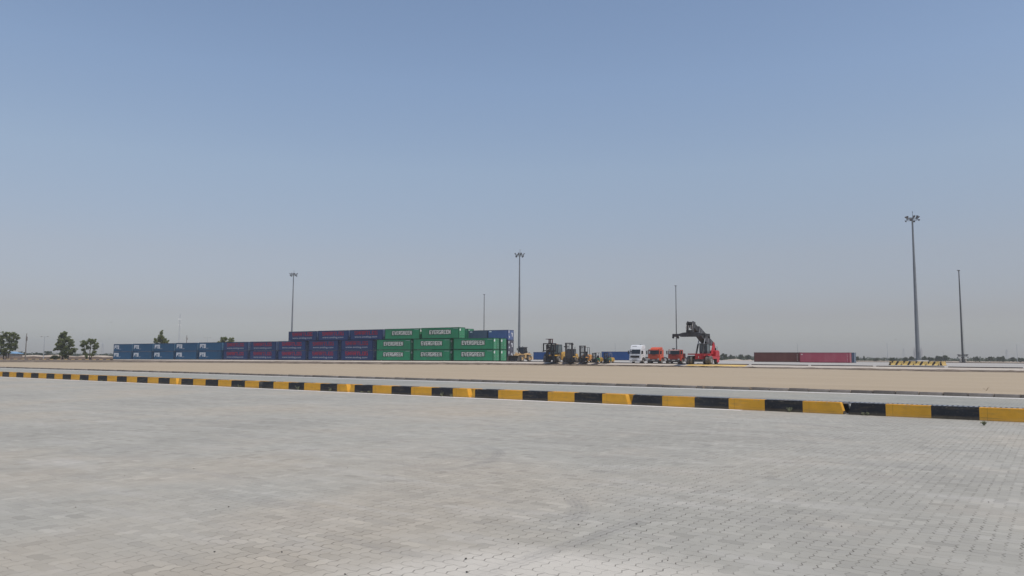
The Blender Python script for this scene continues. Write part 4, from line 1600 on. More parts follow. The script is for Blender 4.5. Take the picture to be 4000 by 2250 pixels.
        m.box(sx0 + .005, sx0 + .12, -.30, .30, z0 + .1, z0 + .95)
        sp = m.build('spreader_frame', M['black'], t)
        m = MB()
        m.box(mx - .05, mx + .30, -.62, .55, zt - .16, zt)
        for y in (-.34, -.02, .45):
            m.box(mx, mx + .18, y - .09, y + .09, z1 + .12, zt - .16)
        m.box(mx - .06, mx + .20, -.5, .5, z1 + .12, z1 + .20)
        m.box(mx + .31, mx + .5, -.95, -.55, zt - .13, zt - .01)
        m.build('mast_head', M['maroon'], mast)
        m = MB()
        m.path([(mx + .5, -.9, z0 + .05), (mx + .55, -.5, z0 + .25), (mx + .5, -.1, z0 + .40), (mx + .4, .1, z0 + .3)], .07, 6)
        m.build('hydraulic_hose', M['rim_grey'], sp)
        m = MB()
        for sy in (1, -1):
            m.prism([(mx + .05, .10), (mx + .05, 1.9), (mx + .35, 1.6), (mx + .75, .9), (mx + .75, .10)], sy * 1.15 - .25, sy * 1.15 + .25) if sy < 0 else m.box(mx + .05, mx + .25, .55, .85, .4, 1.2)
        m.build('front_shield', M['charcoal'], t)
    if dual and not spec:
        m = MB()
        for z, hy in ((mast_h * .92, .85), (mast_h * .80, -1.0)):
            m.box(mx, mx + .1, min(0, hy), max(0, hy), z - .06, z + .06)
            m.box(mx - .05, mx + .18, hy - .12, hy + .12, z - .11, z + .11)
        m.build('work_light', M['black'], mast)
    return t


forklift('tall yellow container handler with black frame attachment and maroon mast head', yardpos(2160, 166.5), FACE + R(6), 2.05, 'lift_yellow', 3.75, 'pale_glass', (2.45, 3.95, 5.02, 1.45), forks=False)
forklift('big yellow forklift with closed black mast and dark cab, next to the container handler', yardpos(2228, 164), FACE + R(18), 1.70, 'lift_yellow', 4.15, 'glass', None)
forklift('orange forklift with open mast and open roll cage, in the middle of the five', yardpos(2281, 162), FACE + R(14), 1.55, 'lift_orange', 3.55, None, None, 'black')
forklift('small green and yellow forklift with overhead guard beside the orange one', yardpos(2327, 160), FACE, 1.0, 'lift_yellow', 2.02, None, None, 'black', green=True)
forklift('small green and yellow forklift in front of the royal blue container', yardpos(2372, 160.5), FACE, 1.0, 'lift_yellow', 2.10, None, None, 'rim_grey', green=True)


def reach_stacker(loc, rotz):
    t = thing('reach_stacker', 'red reach stacker with raised black boom and spreader beside the red truck', 'reach stacker', loc, rotz)
    Rd = M['crane_red']
    for sy in (1, -1):
        wheel(t, 0, sy * 2.15, .80, .52, sy, 'dusty_tyre', 'rim_grey', dual=True)
        wheel(t, -5.6, sy * 1.15, .72, .50, sy, 'tyre', 'rim_grey')
    m = MB()
    m.prism([(.62, .95), (.62, 1.95), (.30, 2.02), (-5.2, 1.9), (-5.2, 1.1), (-1.0, .80)], -.78, .78)
    ch = m.build('chassis', Rd, t, bevel=.05)
    MB().box(.0, .55, -2.25, 2.25, 1.80, 2.04).build('front_deck', Rd, t, bevel=.03)
    m = MB()
    m.box(.05, .50, -1.1, 1.1, .45, 1.0)
    m.tube((.48, 0, .80), (.66, 0, .80), .26, .22, 16)
    m.build('drive_axle', M['charcoal'], t)
    MB().box(.625, .65, -.05, .05, 1.15, 1.55).build('marker_plate', M['plate'], ch)
    m = MB()
    for y in (-.68, .68):
        m.tube((.60, y, 1.35), (.645, y, 1.35), .10, .10, 10)
    m.build('lifting_eye', M['maroon'], ch)
    for sy in (1, -1):
        m = MB().prism([(-.2, 1.62), (-4.9, 1.50), (-4.9, 1.05), (-1.2, .95), (-1.0, 1.55)], sy * .80, sy * 1.75)
        m.build('side_tank', Rd, t, bevel=.04)
    # counterweight and engine hood
    m = MB()
    m.prism([(-4.7, 1.45), (-4.7, 2.55), (-6.4, 2.75), (-6.95, 2.45), (-7.0, .95), (-6.5, .85), (-6.45, 1.46)], -1.42, 1.42)
    cw = m.build('counterweight', Rd, t, bevel=.10)
    m = MB()
    m.path([(-6.2, 1.2, 2.7), (-6.2, 1.2, 3.45), (-5.0, 1.2, 3.40), (-5.0, 1.2, 2.55)], .025, 5)
    m.build('handrail', M['black'], cw)
    for dx, h in ((-6.5, .55), (-6.75, .65)):
        MB().tube((dx, .7, 2.55), (dx, .7, 2.6 + h), .11, .09, 8).build('exhaust_stack', M['black'], t)
    m = MB().prism([(-5.2, .35), (-6.35, .35), (-6.45, .85), (-6.35, 1.5), (-5.2, 1.5)], 1.44, 1.50)
    m.build('ballast_plate', Rd, t)
    # boom towers
    for sy in (1, -1):
        m = MB().prism([(-3.7, 1.9), (-5.8, 1.9), (-5.75, 3.7), (-5.5, 4.30), (-5.1, 4.30), (-4.8, 3.7)], sy * .72, sy * .95)
        m.build('boom_tower', Rd, t, bevel=.04)
    MB().tube((-5.3, -1.05, 4.05), (-5.3, 1.05, 4.05), .14, .14, 12).build('boom_pin', M['steel'], t)
    # boom
    A, B = Vector((-5.3, 0, 3.95)), Vector((4.8, 0, 7.85))
    dirv = (B - A).normalized()
    up = Vector((-dirv.z, 0, dirv.x))
    L1 = 7.4

    def bpt(l, h):
        p = A + dirv * l + up * h
        return (p.x, p.z)
    m = MB().prism([bpt(-.5, -.15), bpt(-.4, .62), bpt(L1, .72), bpt(L1, -.68), bpt(2.8, -.95), bpt(1.1, -.75)], -.60, .60)
    bo = m.build('boom', M['charcoal'], t, bevel=.03)
    m = MB()
    for l in (.6, 2.4, 4.3, 6.0, 7.1):
        p, q = bpt(l, -.6 if l > 1 else -.45), bpt(l, .50)
        for sy in (1, -1):
            m.bar((p[0], sy * .615, p[1]), (q[0], sy * .615, q[1]), .03, .12)
    m.build('boom_rib', M['steel'], bo)
    m = MB().prism([bpt(L1, .50), bpt(10.1, .50), bpt(10.1, -.48), bpt(L1, -.48)], -.44, .44)
    inner = m.build('inner_boom', M['black'], t, bevel=.02)
    # gooseneck head
    h0 = A + dirv * 10.0
    m = MB()
    for sy in (1, -1):
        m.prism([(h0.x - .75, h0.z + .38), (h0.x + .45, h0.z + .62), (h0.x + .95, h0.z + .2), (h0.x + .80, h0.z - 1.15), (h0.x + .25, h0.z - 1.30), (h0.x + .05, h0.z - .75), (h0.x - .6, h0.z - .45)], sy * .46 , sy * .60)
    m.box(h0.x + .1, h0.x + .7, -.35, .35, h0.z + .15, h0.z + .45)
    hd = m.build('boom_head', M['charcoal'], t, bevel=.02)
    m = MB()
    m.path([(h0.x + .6, .55, h0.z + .3), (h0.x + 1.0, .6, h0.z - .4), (h0.x + .85, .5, h0.z - 1.2), (h0.x + .6, .3, h0.z - 1.9)], .06, 6)
    m.path([(h0.x + .7, -.5, h0.z + .2), (h0.x + 1.1, -.6, h0.z - .6), (h0.x + .8, -.4, h0.z - 1.9)], .06, 6)
    m.build('hydraulic_hose', M['rim_grey'], hd)
    m = MB()
    for y in (-.2, .2):
        m.box(h0.x + .68, h0.x + .80, y - .10, y + .10, h0.z - .9, h0.z - .2)
    m.build('valve_block', M['rim_grey'], hd)
    # rotator and spreader hanging across the boom
    cx, cz = h0.x + .52, h0.z - 1.85
    m = MB()
    m.box(cx - .55, cx + .55, -.60, .60, cz + .32, cz + .75)
    m.tube((cx, 0, cz + .20), (cx, 0, cz + .36), .78, .78, 20)
    m.build('rotator', M['black'], t, bevel=.02)
    yc = .15
    m = MB()
    m.prism([(yc - 2.1, cz - .42), (yc - 1.9, cz - .52), (yc + 1.9, cz - .52), (yc + 2.1, cz - .42), (yc + 2.1, cz + .10), (yc + 1.2, cz + .30), (yc - 1.2, cz + .30), (yc - 2.1, cz + .10)], cx - .50, cx + .50, axis='x')
    sp = m.build('spreader', M['charcoal'], t, bevel=.03)
    for sy in (1, -1):
        m = MB()
        for x in (-.28, .28):
            m.box(cx + x - .13, cx + x + .13, min(yc + sy * 2.0, yc + sy * 3.0), max(yc + sy * 2.0, yc + sy * 3.0), cz - .33, cz + .06)
        m.build('spreader_arm', M['charcoal'], t)
        y = yc + sy * 3.1
        m = MB()
        m.box(cx - 1.22, cx + 1.22, y - .16, y + .16, cz - .50, cz + .02)
        for x in (-1.14, 1.14):
            m.box(cx + x - .14, cx + x + .14, y - .17, y + .17, cz - .78, cz - .48)
            m.tube((cx + x, y, cz - .95), (cx + x, y, cz - .75), .06, .06, 6)
        m.build('end_beam', M['black'], t, bevel=.015)
    # lift cylinders, chrome rods
    for sy in (1, -1):
        a = Vector((.15, sy * .62, 2.0))
        q = bpt(4.1, -.45)
        b = Vector((q[0], sy * .58, q[1]))
        mid = a.lerp(b, .62)
        m = MB().tube(a, mid, .17, .17, 12)
        cy = m.build('lift_cylinder', M['black'], t)
        MB().tube(mid, b, .10, .10, 10).build('piston_rod', M['steel'], cy)
    # cab
    m = MB()
    c0, c1 = -2.35, -.85
    for x, x2 in ((c1, c1 - .05), (c0, c0 + .05)):
        for y in (.02, 1.48):
            m.bar((x, y, 2.25), (x2, y, 3.92), .10)
    m.prism([(c0 - .1, 3.90), (c0 - .05, 4.05), (c1 + .02, 4.05), (c1 + .12, 3.90)], -.05, 1.55)
    m.box(c0, c1, .02, 1.48, 2.05, 2.45)
    m.v = [(x, y - .35, z) for x, y, z in m.v]
    cab = m.build('cab', M['charcoal'], t)
    m = MB()
    y0, y1 = -.33, 1.13
    m.add([(c1 - .01, y0, 2.46), (c1 - .01, y1, 2.46), (c1 - .05, y1, 3.88), (c1 - .05, y0, 3.88)], [(0, 1, 2, 3)])
    m.add([(c0 + .01, y0, 2.46), (c0 + .01, y1, 2.46), (c0 + .04, y1, 3.88), (c0 + .04, y0, 3.88)], [(0, 1, 2, 3)])
    for y in (y0, y1):
        m.add([(c0, y, 2.46), (c1, y, 2.46), (c1 - .05, y, 3.88), (c0 + .05, y, 3.88)], [(0, 1, 2, 3)])
    m.build('cab_glass', M['pale_glass'], cab)
    m = MB().box(c0 + .3, c0 + .8, .2, .7, 2.46, 2.6).box(c0 + .25, c0 + .4, .2, .7, 2.6, 3.3)
    m.build('seat', M['black'], cab)
    return t


STACK_HEAD = FACE
reach_stacker(yardpos(2735, 149.5), STACK_HEAD)

# dark ramp plate laid from the sand up to the yard edge
p = at(2652, 150)
s_, d_ = to_sd(p)
z1 = yard_z(s_)
m = MB()
m.prism([(140.9, -.25), (142.7, z1 - .02), (142.7, z1 + .03), (140.2, -.12), (136.6, -.10), (136.6, -.14)], s_ - .75, s_ + .75, axis='x')
tag(m.build('loading_ramp', M['charcoal'], rotz=UROT), 'dark ramp plate leading from the sand up to the yard below the dull red truck', 'ramp')

# ------------------------------------------------------------------ barriers round the high mast
M['barrier'] = stripe_material('barrier_stripe', (0.70, 0.50, 0.17), (0.035, 0.028, 0.026), 1.05, False, -0.65, 0.6)
bar_mesh = MB().prism([(-.30, 0), (-.30, .10), (-.16, .32), (-.10, .80), (.10, .80), (.16, .32), (.30, .10), (.30, 0)], -1.03, 1.03, axis='x').mesh('barrier', bevel=.015)
bar_mesh.materials.append(M['barrier'])
rib = MB()
for x in (-.98, -.3, .4, .98):
    rib.prism([(-.31, .02), (-.31, .10), (-.185, .32), (-.13, .75), (-.10, .75), (-.14, .32)], x - .045, x + .045, axis='x')
rib_mesh = rib.mesh('barrier_rib')
M['barrier_yellow'] = plain('barrier_yellow', (0.80, 0.56, 0.20), 0.6, 0.15, 3.0)
rib_mesh.materials.append(M['barrier_yellow'])
first_corner = on_yard(at(3481, 150.5))


def barrier(s, d, rot, label):
    o = thing('safety_barrier', label, 'barrier', sd_pos(s, d, yard_z(s, d) + .004), UROT + rot, 'yellow and black barriers round the mast')
    link('block', bar_mesh, o)
    link('rib', rib_mesh, o)
    return o


fs, fd = to_sd(first_corner)
for i in range(4):
    barrier(fs + 1.05 + 2.1 * i, fd, 0, 'yellow striped barrier, %s of four in front of the mast' % ('leftmost', 'second from the left', 'third from the left', 'rightmost')[i])
for i in range(3):
    barrier(fs + 8.55, fd + 1.2 + 2.1 * i, R(90), ('yellow striped barrier at the right corner turning away beside the mast', 'middle yellow striped barrier along the right side of the mast', 'back yellow striped barrier along the right side of the mast')[i])
    barrier(fs - .15, fd + 1.2 + 2.1 * i, R(-90), ('yellow striped barrier at the left corner turning away beside the mast', 'middle yellow striped barrier along the left side of the mast', 'back yellow striped barrier along the left side of the mast')[i])

# ------------------------------------------------------------------ lighting masts
M['galv'] = plain('galvanised', (0.21, 0.225, 0.24), 0.5, 0.2, 0.6, 0.25, dirt=((0.12, 0.125, 0.13), 0.4))
M['dark_galv'] = plain('dark_galvanised', (0.10, 0.105, 0.11), 0.6, 0.2, 0.6, 0.2)
M['lamp_body'] = plain('lamp_body', (0.10, 0.10, 0.11), 0.5, 0.2, 3.0)


def mast_head(t, z, name='head_frame', r=1.05, lamps=12, spike=True):
    m = MB()
    n = 24
    for rr, dz in ((r, 0), (r, -.28)):
        ring = [(math.cos(i * 2 * math.pi / n) * rr, math.sin(i * 2 * math.pi / n) * rr, z + dz) for i in range(n + 1)]
        m.path(ring, .05, 5)
    for i in range(6):
        a = i * math.pi / 3
        m.bar((0.2 * math.cos(a), 0.2 * math.sin(a), z - .14), (r * math.cos(a), r * math.sin(a), z - .05), .08)
        m.bar((r * math.cos(a), r * math.sin(a), z), (r * math.cos(a), r * math.sin(a), z - .28), .06)
    hd = m.build(name, M['galv'], t)
    for i in range(lamps):
        a = i * 2 * math.pi / lamps + .13
        lo = -.42 if i % 3 == 1 else .28
        c = Vector((math.cos(a) * (r + .16), math.sin(a) * (r + .16), z + lo))
        out = Vector((math.cos(a), math.sin(a), 0))
        sidev = Vector((-out.y, out.x, 0))
        dn = (out * .8 + Vector((0, 0, -.6))).normalized()
        upv = dn.cross(sidev).normalized()
        m = MB()
        vs = []
        for q in (-.09, .10):
            for s1, s2 in ((-1, -1), (1, -1), (1, 1), (-1, 1)):
                f = .8 if q < 0 else 1.0
                vs.append(c + dn * q + sidev * s1 * .19 * f + upv * s2 * .17 * f)
        m.add(vs, [(0, 1, 2, 3), (7, 6, 5, 4), (0, 4, 5, 1), (1, 5, 6, 2), (2, 6, 7, 3), (3, 7, 4, 0)])
        m.bar(c, (math.cos(a) * r, math.sin(a) * r, z - (.28 if lo < 0 else 0)), .06)
        fl = m.build('floodlight', M['lamp_body'], hd)
        g = MB().add([c + dn * .104 + sidev * s1 * .20 + upv * s2 * .17 for s1, s2 in ((-1, -1), (1, -1), (1, 1), (-1, 1))], [(0, 1, 2, 3)])
    return hd


def high_mast(label, base, h, r0, r1, head='top', plinth=0.0, dark=False):
    t = thing('lighting_mast', label, 'light mast', base, 0.2, 'high lighting masts')
    mat = M['dark_galv'] if dark else M['galv']
    n = 16
    m = MB()
    secs = 3
    for i in range(secs):
        a, b = i / secs, (i + 1) / secs
        ra, rb = r0 + (r1 - r0) * a, r0 + (r1 - r0) * b
        m.tube((0, 0, plinth + (h - plinth) * a), (0, 0, plinth + (h - plinth) * b + (.35 if i < secs - 1 else 0)), ra - .012 * i, rb - .012 * i, n)
    m.tube((0, 0, plinth - .01), (0, 0, plinth + .06), r0 * 1.7, r0 * 1.7, n)
    for i in range(8):
        a = i * math.pi / 4
        m.bar((r0 * .95 * math.cos(a), r0 * .95 * math.sin(a), plinth + .45), (r0 * 1.6 * math.cos(a), r0 * 1.6 * math.sin(a), plinth + .06), .03)
    m.build('pole', mat, t)
    if plinth:
        MB().box(-1.3, 1.3, -1.3, 1.3, -.1, plinth).build('plinth', M['pale_concrete'], t, bevel=.03)
    MB().box(-r0 * .4, r0 * .4, -r0 - .02, -r0 + .08, plinth + .6, plinth + 1.6).build('service_door', mat, t)
    if head == 'top':
        mast_head(t, h - .15)
        m = MB().tube((0.1, 0, h), (0.1, 0, h + 1.35), .05, .03, 6).box(.04, .16, -.05, .05, h + 1.1, h + 1.2)
        m.build('lightning_rod', M['dark_galv'], t)
        MB().tube((.3, 0, h - .1), (.3, 0, h + .35), .07, .09, 8).build('obstruction_lamp', M['lamp_body'], t)
    else:
        m = MB().tube((0, 0, h), (0, 0, h + .12), .30, .30, 12)
        m.box(-.55, .35, -.12, .12, h + .12, h + .26)
        m.build('head_pulley', M['dark_galv'], t)
        if head == 'lowered':
            mast_head(t, plinth + 1.9, 'lowered_head', 1.15)
            for y in (-.85, .85):
                MB().box(y - .2, y + .2, -.2, .2, plinth, plinth + 1.0).build('switch_box', M['rim_grey'], t)
            m = MB().tube((.75, 0, plinth + 1.9), (.12, 0, h), .015, .015, 4)
            m.build('hoist_cable', M['dark_galv'], t)
    return t


p = on_yard(at(3588, 152))
high_mast('tall galvanised light mast with crown of floodlights behind the striped barriers', p, 29.85 - p.z, .41, .17, 'top', 1.0)
p = on_yard(at(2029.5, 203))
high_mast('light mast with floodlight crown rising behind the wheel loader', p, 28.9 - p.z, .36, .16, 'top', 0.6)
p = at(1138.5, 254, -.2)
high_mast('light mast with floodlight crown rising behind the navy containers', p, 28.9, .34, .16, 'top', 0.5)
p = at(3763, 224, -.1)
high_mast('dark light mast at far right with its lamp ring lowered to the ground', p, 27.6, .31, .16, 'lowered', 0.9, True)
p = at(2645, 277, .2)
high_mast('dark headless light mast rising behind the dull red truck', p, 27.3, .23, .15, 'none', 0.5, True)
p = at(1891, 322, .2)
high_mast('dark headless light mast rising behind the short blue containers', p, 27.4, .23, .15, 'none', 0.5, True)

# ------------------------------------------------------------------ lesser poles
M['wood'] = plain('weathered_wood', (0.20, 0.18, 0.16), 0.9, 0.25, 2.0)
M['pole_grey'] = plain('pole_grey', (0.36, 0.39, 0.42), 0.6, 0.15, 2.0)


def street_lamp(label, base, h, double, arm=2.2, dark=False, group='street lamps around the yard'):
    t = thing('street_lamp', label, 'street lamp', base, 0, group)
    mat = M['dark_galv'] if dark else M['pole_grey']
    MB().tube((0, 0, -.1), (0, 0, h), .13, .07, 8).build('pole', mat, t)
    for s in ((1, -1) if double else (-1,)):
        MB().tube((0, 0, h - .05), (s * arm * .75, 0, h + .12), .045, .04, 6).build('arm', mat, t)
        MB().prism([(s * arm * .72, h + .02), (s * arm * .75, h + .20), (s * arm, h + .22), (s * arm * 1.08, h + .10), (s * arm * 1.0, h - .02)], -.17, .17).build('lamp_head', M['rim_grey'], t)
    return t


street_lamp('grey double arm street lamp between the two left trees', at(172, 292, -.3), 8.6, True, 1.25 * 1.1)
street_lamp('grey double arm street lamp showing above the blue containers', at(809, 420, -.3), 11.5, True, 1.9)
street_lamp('thin street lamp behind the royal blue container, between loader and container handler', at(2117, 470, -.3), 9.9, False, .7)
street_lamp('thin street lamp rising above the royal blue container left of the white truck', at(2405, 430, -.2), 9.5, False, .5)
street_lamp('thin street lamp rising above the brown container', at(3118, 440, -.3), 10.3, False, .4)
street_lamp('thin street lamp far behind, left of the tall light mast', at(3469, 450, -.3), 10.8, False, .4)
street_lamp('thin street lamp far behind at the right edge', at(3976, 450, -.3), 10.8, False, .4)
street_lamp('short lamp pole standing above the round trees right of the tall light mast', at(3687, 620, -.3), 8.0, False, .4)

t = thing('utility_pole', 'weathered utility pole beside the leftmost tree', 'utility pole', at(101, 291, -.3), 0, None)
MB().tube((0, 0, -.2), (0, 0, 9.8), .24, .12, 8).build('pole', M['wood'], t)
MB().bar((-.35, 0, 8.55), (.35, 0, 8.55), .12).box(-.12, .30, -.2, .2, 7.1, 8.5).build('crossarm', M['wood'], t)
t = thing('utility_pole', 'top of a utility pole showing above the blue containers right of the lattice mast', 'utility pole', at(728, 400, -.3), 0, None)
MB().tube((0, 0, -.2), (0, 0, 12.3), .28, .16, 8).build('pole', M['wood'], t)
MB().bar((-.5, 0, 10.9), (.6, 0, 10.9), .14).box(-.1, .35, -.2, .2, 9.9, 10.8).build('crossarm', M['wood'], t)

# telecom lattice mast
t = thing('telecom_mast', 'slim lattice telecom mast rising behind the blue containers', 'telecom mast', at(698, 600, -.3), 0.4, None)
m = MB()
H_ = 33.5
legs = [(math.cos(a), math.sin(a)) for a in (0, 2.094, 4.189)]
rad = lambda z: .62 - .34 * z / H_
for cx, cy in legs:
    m.bar((cx * rad(0), cy * rad(0), 0), (cx * rad(H_), cy * rad(H_), H_), .13)
for i in range(22):
    za, zb = H_ * i / 22, H_ * (i + 1) / 22
    for k in range(3):
        p0, p1 = legs[k], legs[(k + 1) % 3]
        m.bar((p0[0] * rad(za), p0[1] * rad(za), za), (p1[0] * rad(zb), p1[1] * rad(zb), zb), .07)
        m.bar((p0[0] * rad(zb), p0[1] * rad(zb), zb), (p1[0] * rad(zb), p1[1] * rad(zb), zb), .06)
m.build('lattice', M['pole_grey'], t)
m = MB()
for z, n in ((30.0, 4), (25.5, 2)):
    for i in range(n):
        a = i * 2 * math.pi / n
        m.box(math.cos(a) * .75 - .14, math.cos(a) * .75 + .14, math.sin(a) * .75 - .1, math.sin(a) * .75 + .1, z - .6, z + .6)
        m.bar((0, 0, z), (math.cos(a) * .75, math.sin(a) * .75, z), .06)
m.build('antenna', M['white_decal'], t)
MB().tube((0, 0, H_), (0, 0, H_ + 2), .06, .04, 5).build('lightning_rod', M['pole_grey'], t)


def pylon(label, base, h, w):
    t = thing('power_pylon', label, 'pylon', base, 0.3, 'far power pylons')
    m = MB()
    for sx in (1, -1):
        for sy in (1, -1):
            m.bar((sx * w, sy * w, 0), (sx * w * .22, sy * w * .22, h), .22)
    for i in range(7):
        za, zb = h * i / 7, h * (i + 1) / 7
        wa, wb = w * (1 - .78 * i / 7), w * (1 - .78 * (i + 1) / 7)
        for sy in (1, -1):
            m.bar((-wa, sy * wa, za), (wb, sy * wb, zb), .14)
            m.bar((wa, sy * wa, za), (-wb, sy * wb, zb), .14)
    m.build('tower', M['pole_grey'], t)
    m = MB()
    for z, a in ((h * .80, 4.2), (h * .92, 3.2)):
        m.bar((-a, 0, z), (a, 0, z), .25)
    m.build('crossarm', M['pole_grey'], t)


pylon('faint power pylon on the horizon left of the blue containers', at(401, 1500, -.3), 24, 2.6)
pylon('faint power pylon on the horizon left of the tall light mast', at(3532, 1500, -.3), 23, 2.4)
pylon('faint power pylon on the horizon near the right edge', at(3935, 1500, -.3), 22, 2.4)
# two faint towers either side of the big mast
M['tower_block'] = plain('tower_block', (0.36, 0.36, 0.36), 0.9, 0.08, 0.2)
for px, lab in ((3576, 'faint pale tower block on the horizon just left of the tall light mast'), (3602, 'faint pale tower block on the horizon just right of the tall light mast')):
    t = thing('tower_block', lab, 'tower block', at(px, 1700, -.3), 0.1, 'far tower blocks')
    MB().box(-1.6, 1.6, -1.6, 1.6, 0, 22).build('wall', M['tower_block'], t)
    MB().box(-1.2, 1.2, -1.2, 1.2, 23, 26).box(-.1, .1, -.1, .1, 26, 31).build('roof_room', M['tower_block'], t)

# low shed with a blue roof behind the leftmost tree
M['shed_wall'] = plain('shed_wall', (0.20, 0.18, 0.165), 0.9, 0.1, 0.5)
M['roof_blue'] = plain('roof_blue', (0.20, 0.36, 0.55), 0.5, 0.1, 0.5)
t = thing('shed', 'low grey shed with a light blue roof behind the leftmost tree', 'shed', at(46, 420, -.3), 0, None)
MB().box(-6, 4.2, -3, 3, 0, 2.2).build('wall', M['shed_wall'], t)
MB().prism([(-6.3, 2.2), (-6.3, 2.4), (0, 3.4), (4.6, 2.45), (4.6, 2.2)], -3.4, 3.4).build('roof', M['roof_blue'], t)

# painted kerb in front of the left trees
M['far_stripe'] = stripe_material('far_kerb_stripe', (0.66, 0.46, 0.17), (0.03, 0.022, 0.018), 2.36 * 0.98, False)
a, b = at(-500, 262), at(452, 276)
L_ = (b - a).length
o = MB().box(0, L_, 0, .3, -.1, .30).build('painted_kerb', M['far_stripe'], loc=Vector((a.x, a.y, -.26)), rotz=math.atan2(b.y - a.y, b.x - a.x))
tag(o, 'distant black and yellow kerb running in front of the left trees', 'kerb')
m = MB()
gr = random.Random(17)
for i in range(160):
    px = -300 + i * 5.2
    Y = 200 + gr.uniform(-14, 30)
    w, h = gr.uniform(.5, 1.6), gr.uniform(.12, .38)
    c = at(px, Y, -.3)
    n = 6
    o = len(m.v)
    for k in range(n):
        a = k * 2 * math.pi / n
        m.v.append((c.x + math.cos(a) * w * gr.uniform(.7, 1.2), c.y + math.sin(a) * w * .6, -.32))
    m.v.append((c.x + gr.uniform(-.2, .2), c.y, -.3 + h))
    for k in range(n):
        m.f.append((o + k, o + (k + 1) % n, o + n))
structure('rubble', m, M['mud'], kind='stuff', label='grey rubble and clods on the rough ground left of the containers')

# ------------------------------------------------------------------ trees
def leaf_material(name, dark, mid, light):
    t = NT(name)
    g = t.n.new('ShaderNodeNewGeometry')
    n1 = t.noise(0.55, 3, 0.5)
    f = t.math('ADD', t.math('MULTIPLY', g.outputs['Random Per Island'], 0.55), t.math('MULTIPLY', n1, 0.45))
    col = t.ramp(f, [(0.15, dark), (0.5, mid), (0.85, light)])
    t.out(col, 0.75, 0, 0.2)
    tr = t.n.new('ShaderNodeBsdfTranslucent')
    t.link(t.mix(1.0, col, (1.3, 1.35, 0.8), 'MULTIPLY'), tr.inputs['Color'])
    mx = t.n.new('ShaderNodeMixShader')
    mx.inputs[0].default_value = 0.55
    t.link(t.p.outputs[0], mx.inputs[1])
    t.link(tr.outputs[0], mx.inputs[2])
    t.link(mx.outputs[0], t.n['Material Output'].inputs['Surface'])
    return t.m


M['leaf'] = leaf_material('leaf', (0.115, 0.140, 0.060), (0.180, 0.205, 0.095), (0.25, 0.275, 0.14))
M['leaf_dark'] = leaf_material('leaf_dark', (0.030, 0.046, 0.020), (0.055, 0.080, 0.033), (0.09, 0.12, 0.05))
M['leaf_far'] = leaf_material('leaf_far', (0.030, 0.048, 0.026), (0.045, 0.068, 0.036), (0.065, 0.09, 0.05))
M['bark'] = plain('bark', (0.075, 0.060, 0.048), 0.9, 0.3, 3.0)


def leaves(m, c, rx, rz, n, size, r):
    for _ in range(n):
        while True:
            p = Vector((r.uniform(-1, 1), r.uniform(-1, 1), r.uniform(-1, 1)))
            if p.length < 1:
                break
        p = Vector((p.x * rx, p.y * rx, p.z * rz)) + c
        a = Vector((r.uniform(-1, 1), r.uniform(-1, 1), r.uniform(-1.2, .4))).normalized()
        b = a.orthogonal().normalized()
        b = (Matrix.Rotation(r.uniform(0, 6.28), 3, a) @ b)
        s = size * r.uniform(.6, 1.4)
        m.add([p - a * s * .9, p + b * s * .36, p + a * s * .9, p - b * s * .36], [(0, 1, 2, 3)])


def tree(label, base, blobs, stems, seed, mat='leaf', leaf=.28, dens=1.0, group=None, name='tree'):
    """blobs: (x, z, radius x, radius z) crown lobes in metres above the base; stems: lists of (x, z)"""
    r = random.Random(seed)
    t = thing(name, label, 'tree', base, 0, group)
    m = MB()
    for st in stems:
        n = len(st)
        y = 0
        pts = [Vector((x, y + r.uniform(-.3, .3) * i, z)) for i, (x, z) in enumerate(st)]
        for i in range(n - 1):
            ra = .17 * (1 - i / n) + .03
            m.tube(pts[i], pts[i + 1], ra, ra * .75, 6)
        top = pts[-1]
    trunk_tops = [s_[-1] for s_ in stems]
    for (x, z, rx, rz) in blobs:
        k = min(stems, key=lambda s_: abs(s_[-1][0] - x))
        q = min(k, key=lambda p_: abs(p_[1] - z * .75))
        m.tube((q[0], 0, q[1]), (x, r.uniform(-.4, .4), z), .06, .02, 5)
    m.build('trunk', M['bark'], t)
    m = MB()
    for (x, z, rx, rz) in blobs:
        for _ in range(max(3, int(9 * dens))):
            q = Vector((r.gauss(0, .5) * rx, r.gauss(0, .55) * rx, r.gauss(0, .5) * rz))
            cr = r.uniform(.28, .5) * min(rx, rz) + .12
            leaves(m, Vector((x, 0, z)) + q, cr, cr * .8, int(26 * dens), leaf, r)
    m.build('crown', M[mat], t)
    return t


G1 = 'roadside trees left of the containers'
tree('leafy double crowned tree at the left edge of the photo', at(24, 287, -.3),
     [(-1.6, 8.6, 1.1, 1.5), (-1.9, 6.6, 1.5, 1.4), (-1.4, 4.6, 1.6, 1.3), (1.6, 9.2, 1.2, 1.0), (3.0, 8.9, .8, .9), (3.9, 8.2, .6, .7), (.5, 7.3, 1.1, 1.2), (.6, 5.3, 1.3, 1.4), (2.4, 6.2, .8, 1.2), (3.3, 5.2, .9, .9),
      (2.4, 3.9, .9, .9), (-2.8, 3.2, 1.0, .9), (.2, 3.3, 1.4, 1.1), (-.2, 9.3, .6, 1.0), (-1.2, 2.3, 1.0, .7), (-4.2, 5.5, 1.6, 1.5), (-4.8, 3.8, 1.3, 1.2), (3.6, 6.4, .5, .6)],
     [[(-.8, 0), (-.9, 2.5), (-1.3, 5), (-1.6, 8)], [(.3, 0), (.2, 3), (.8, 6), (1.8, 8.8)], [(.9, 0), (1.4, 3), (2.4, 5.5)]], 1, 'leaf', .30, 1.5, G1)
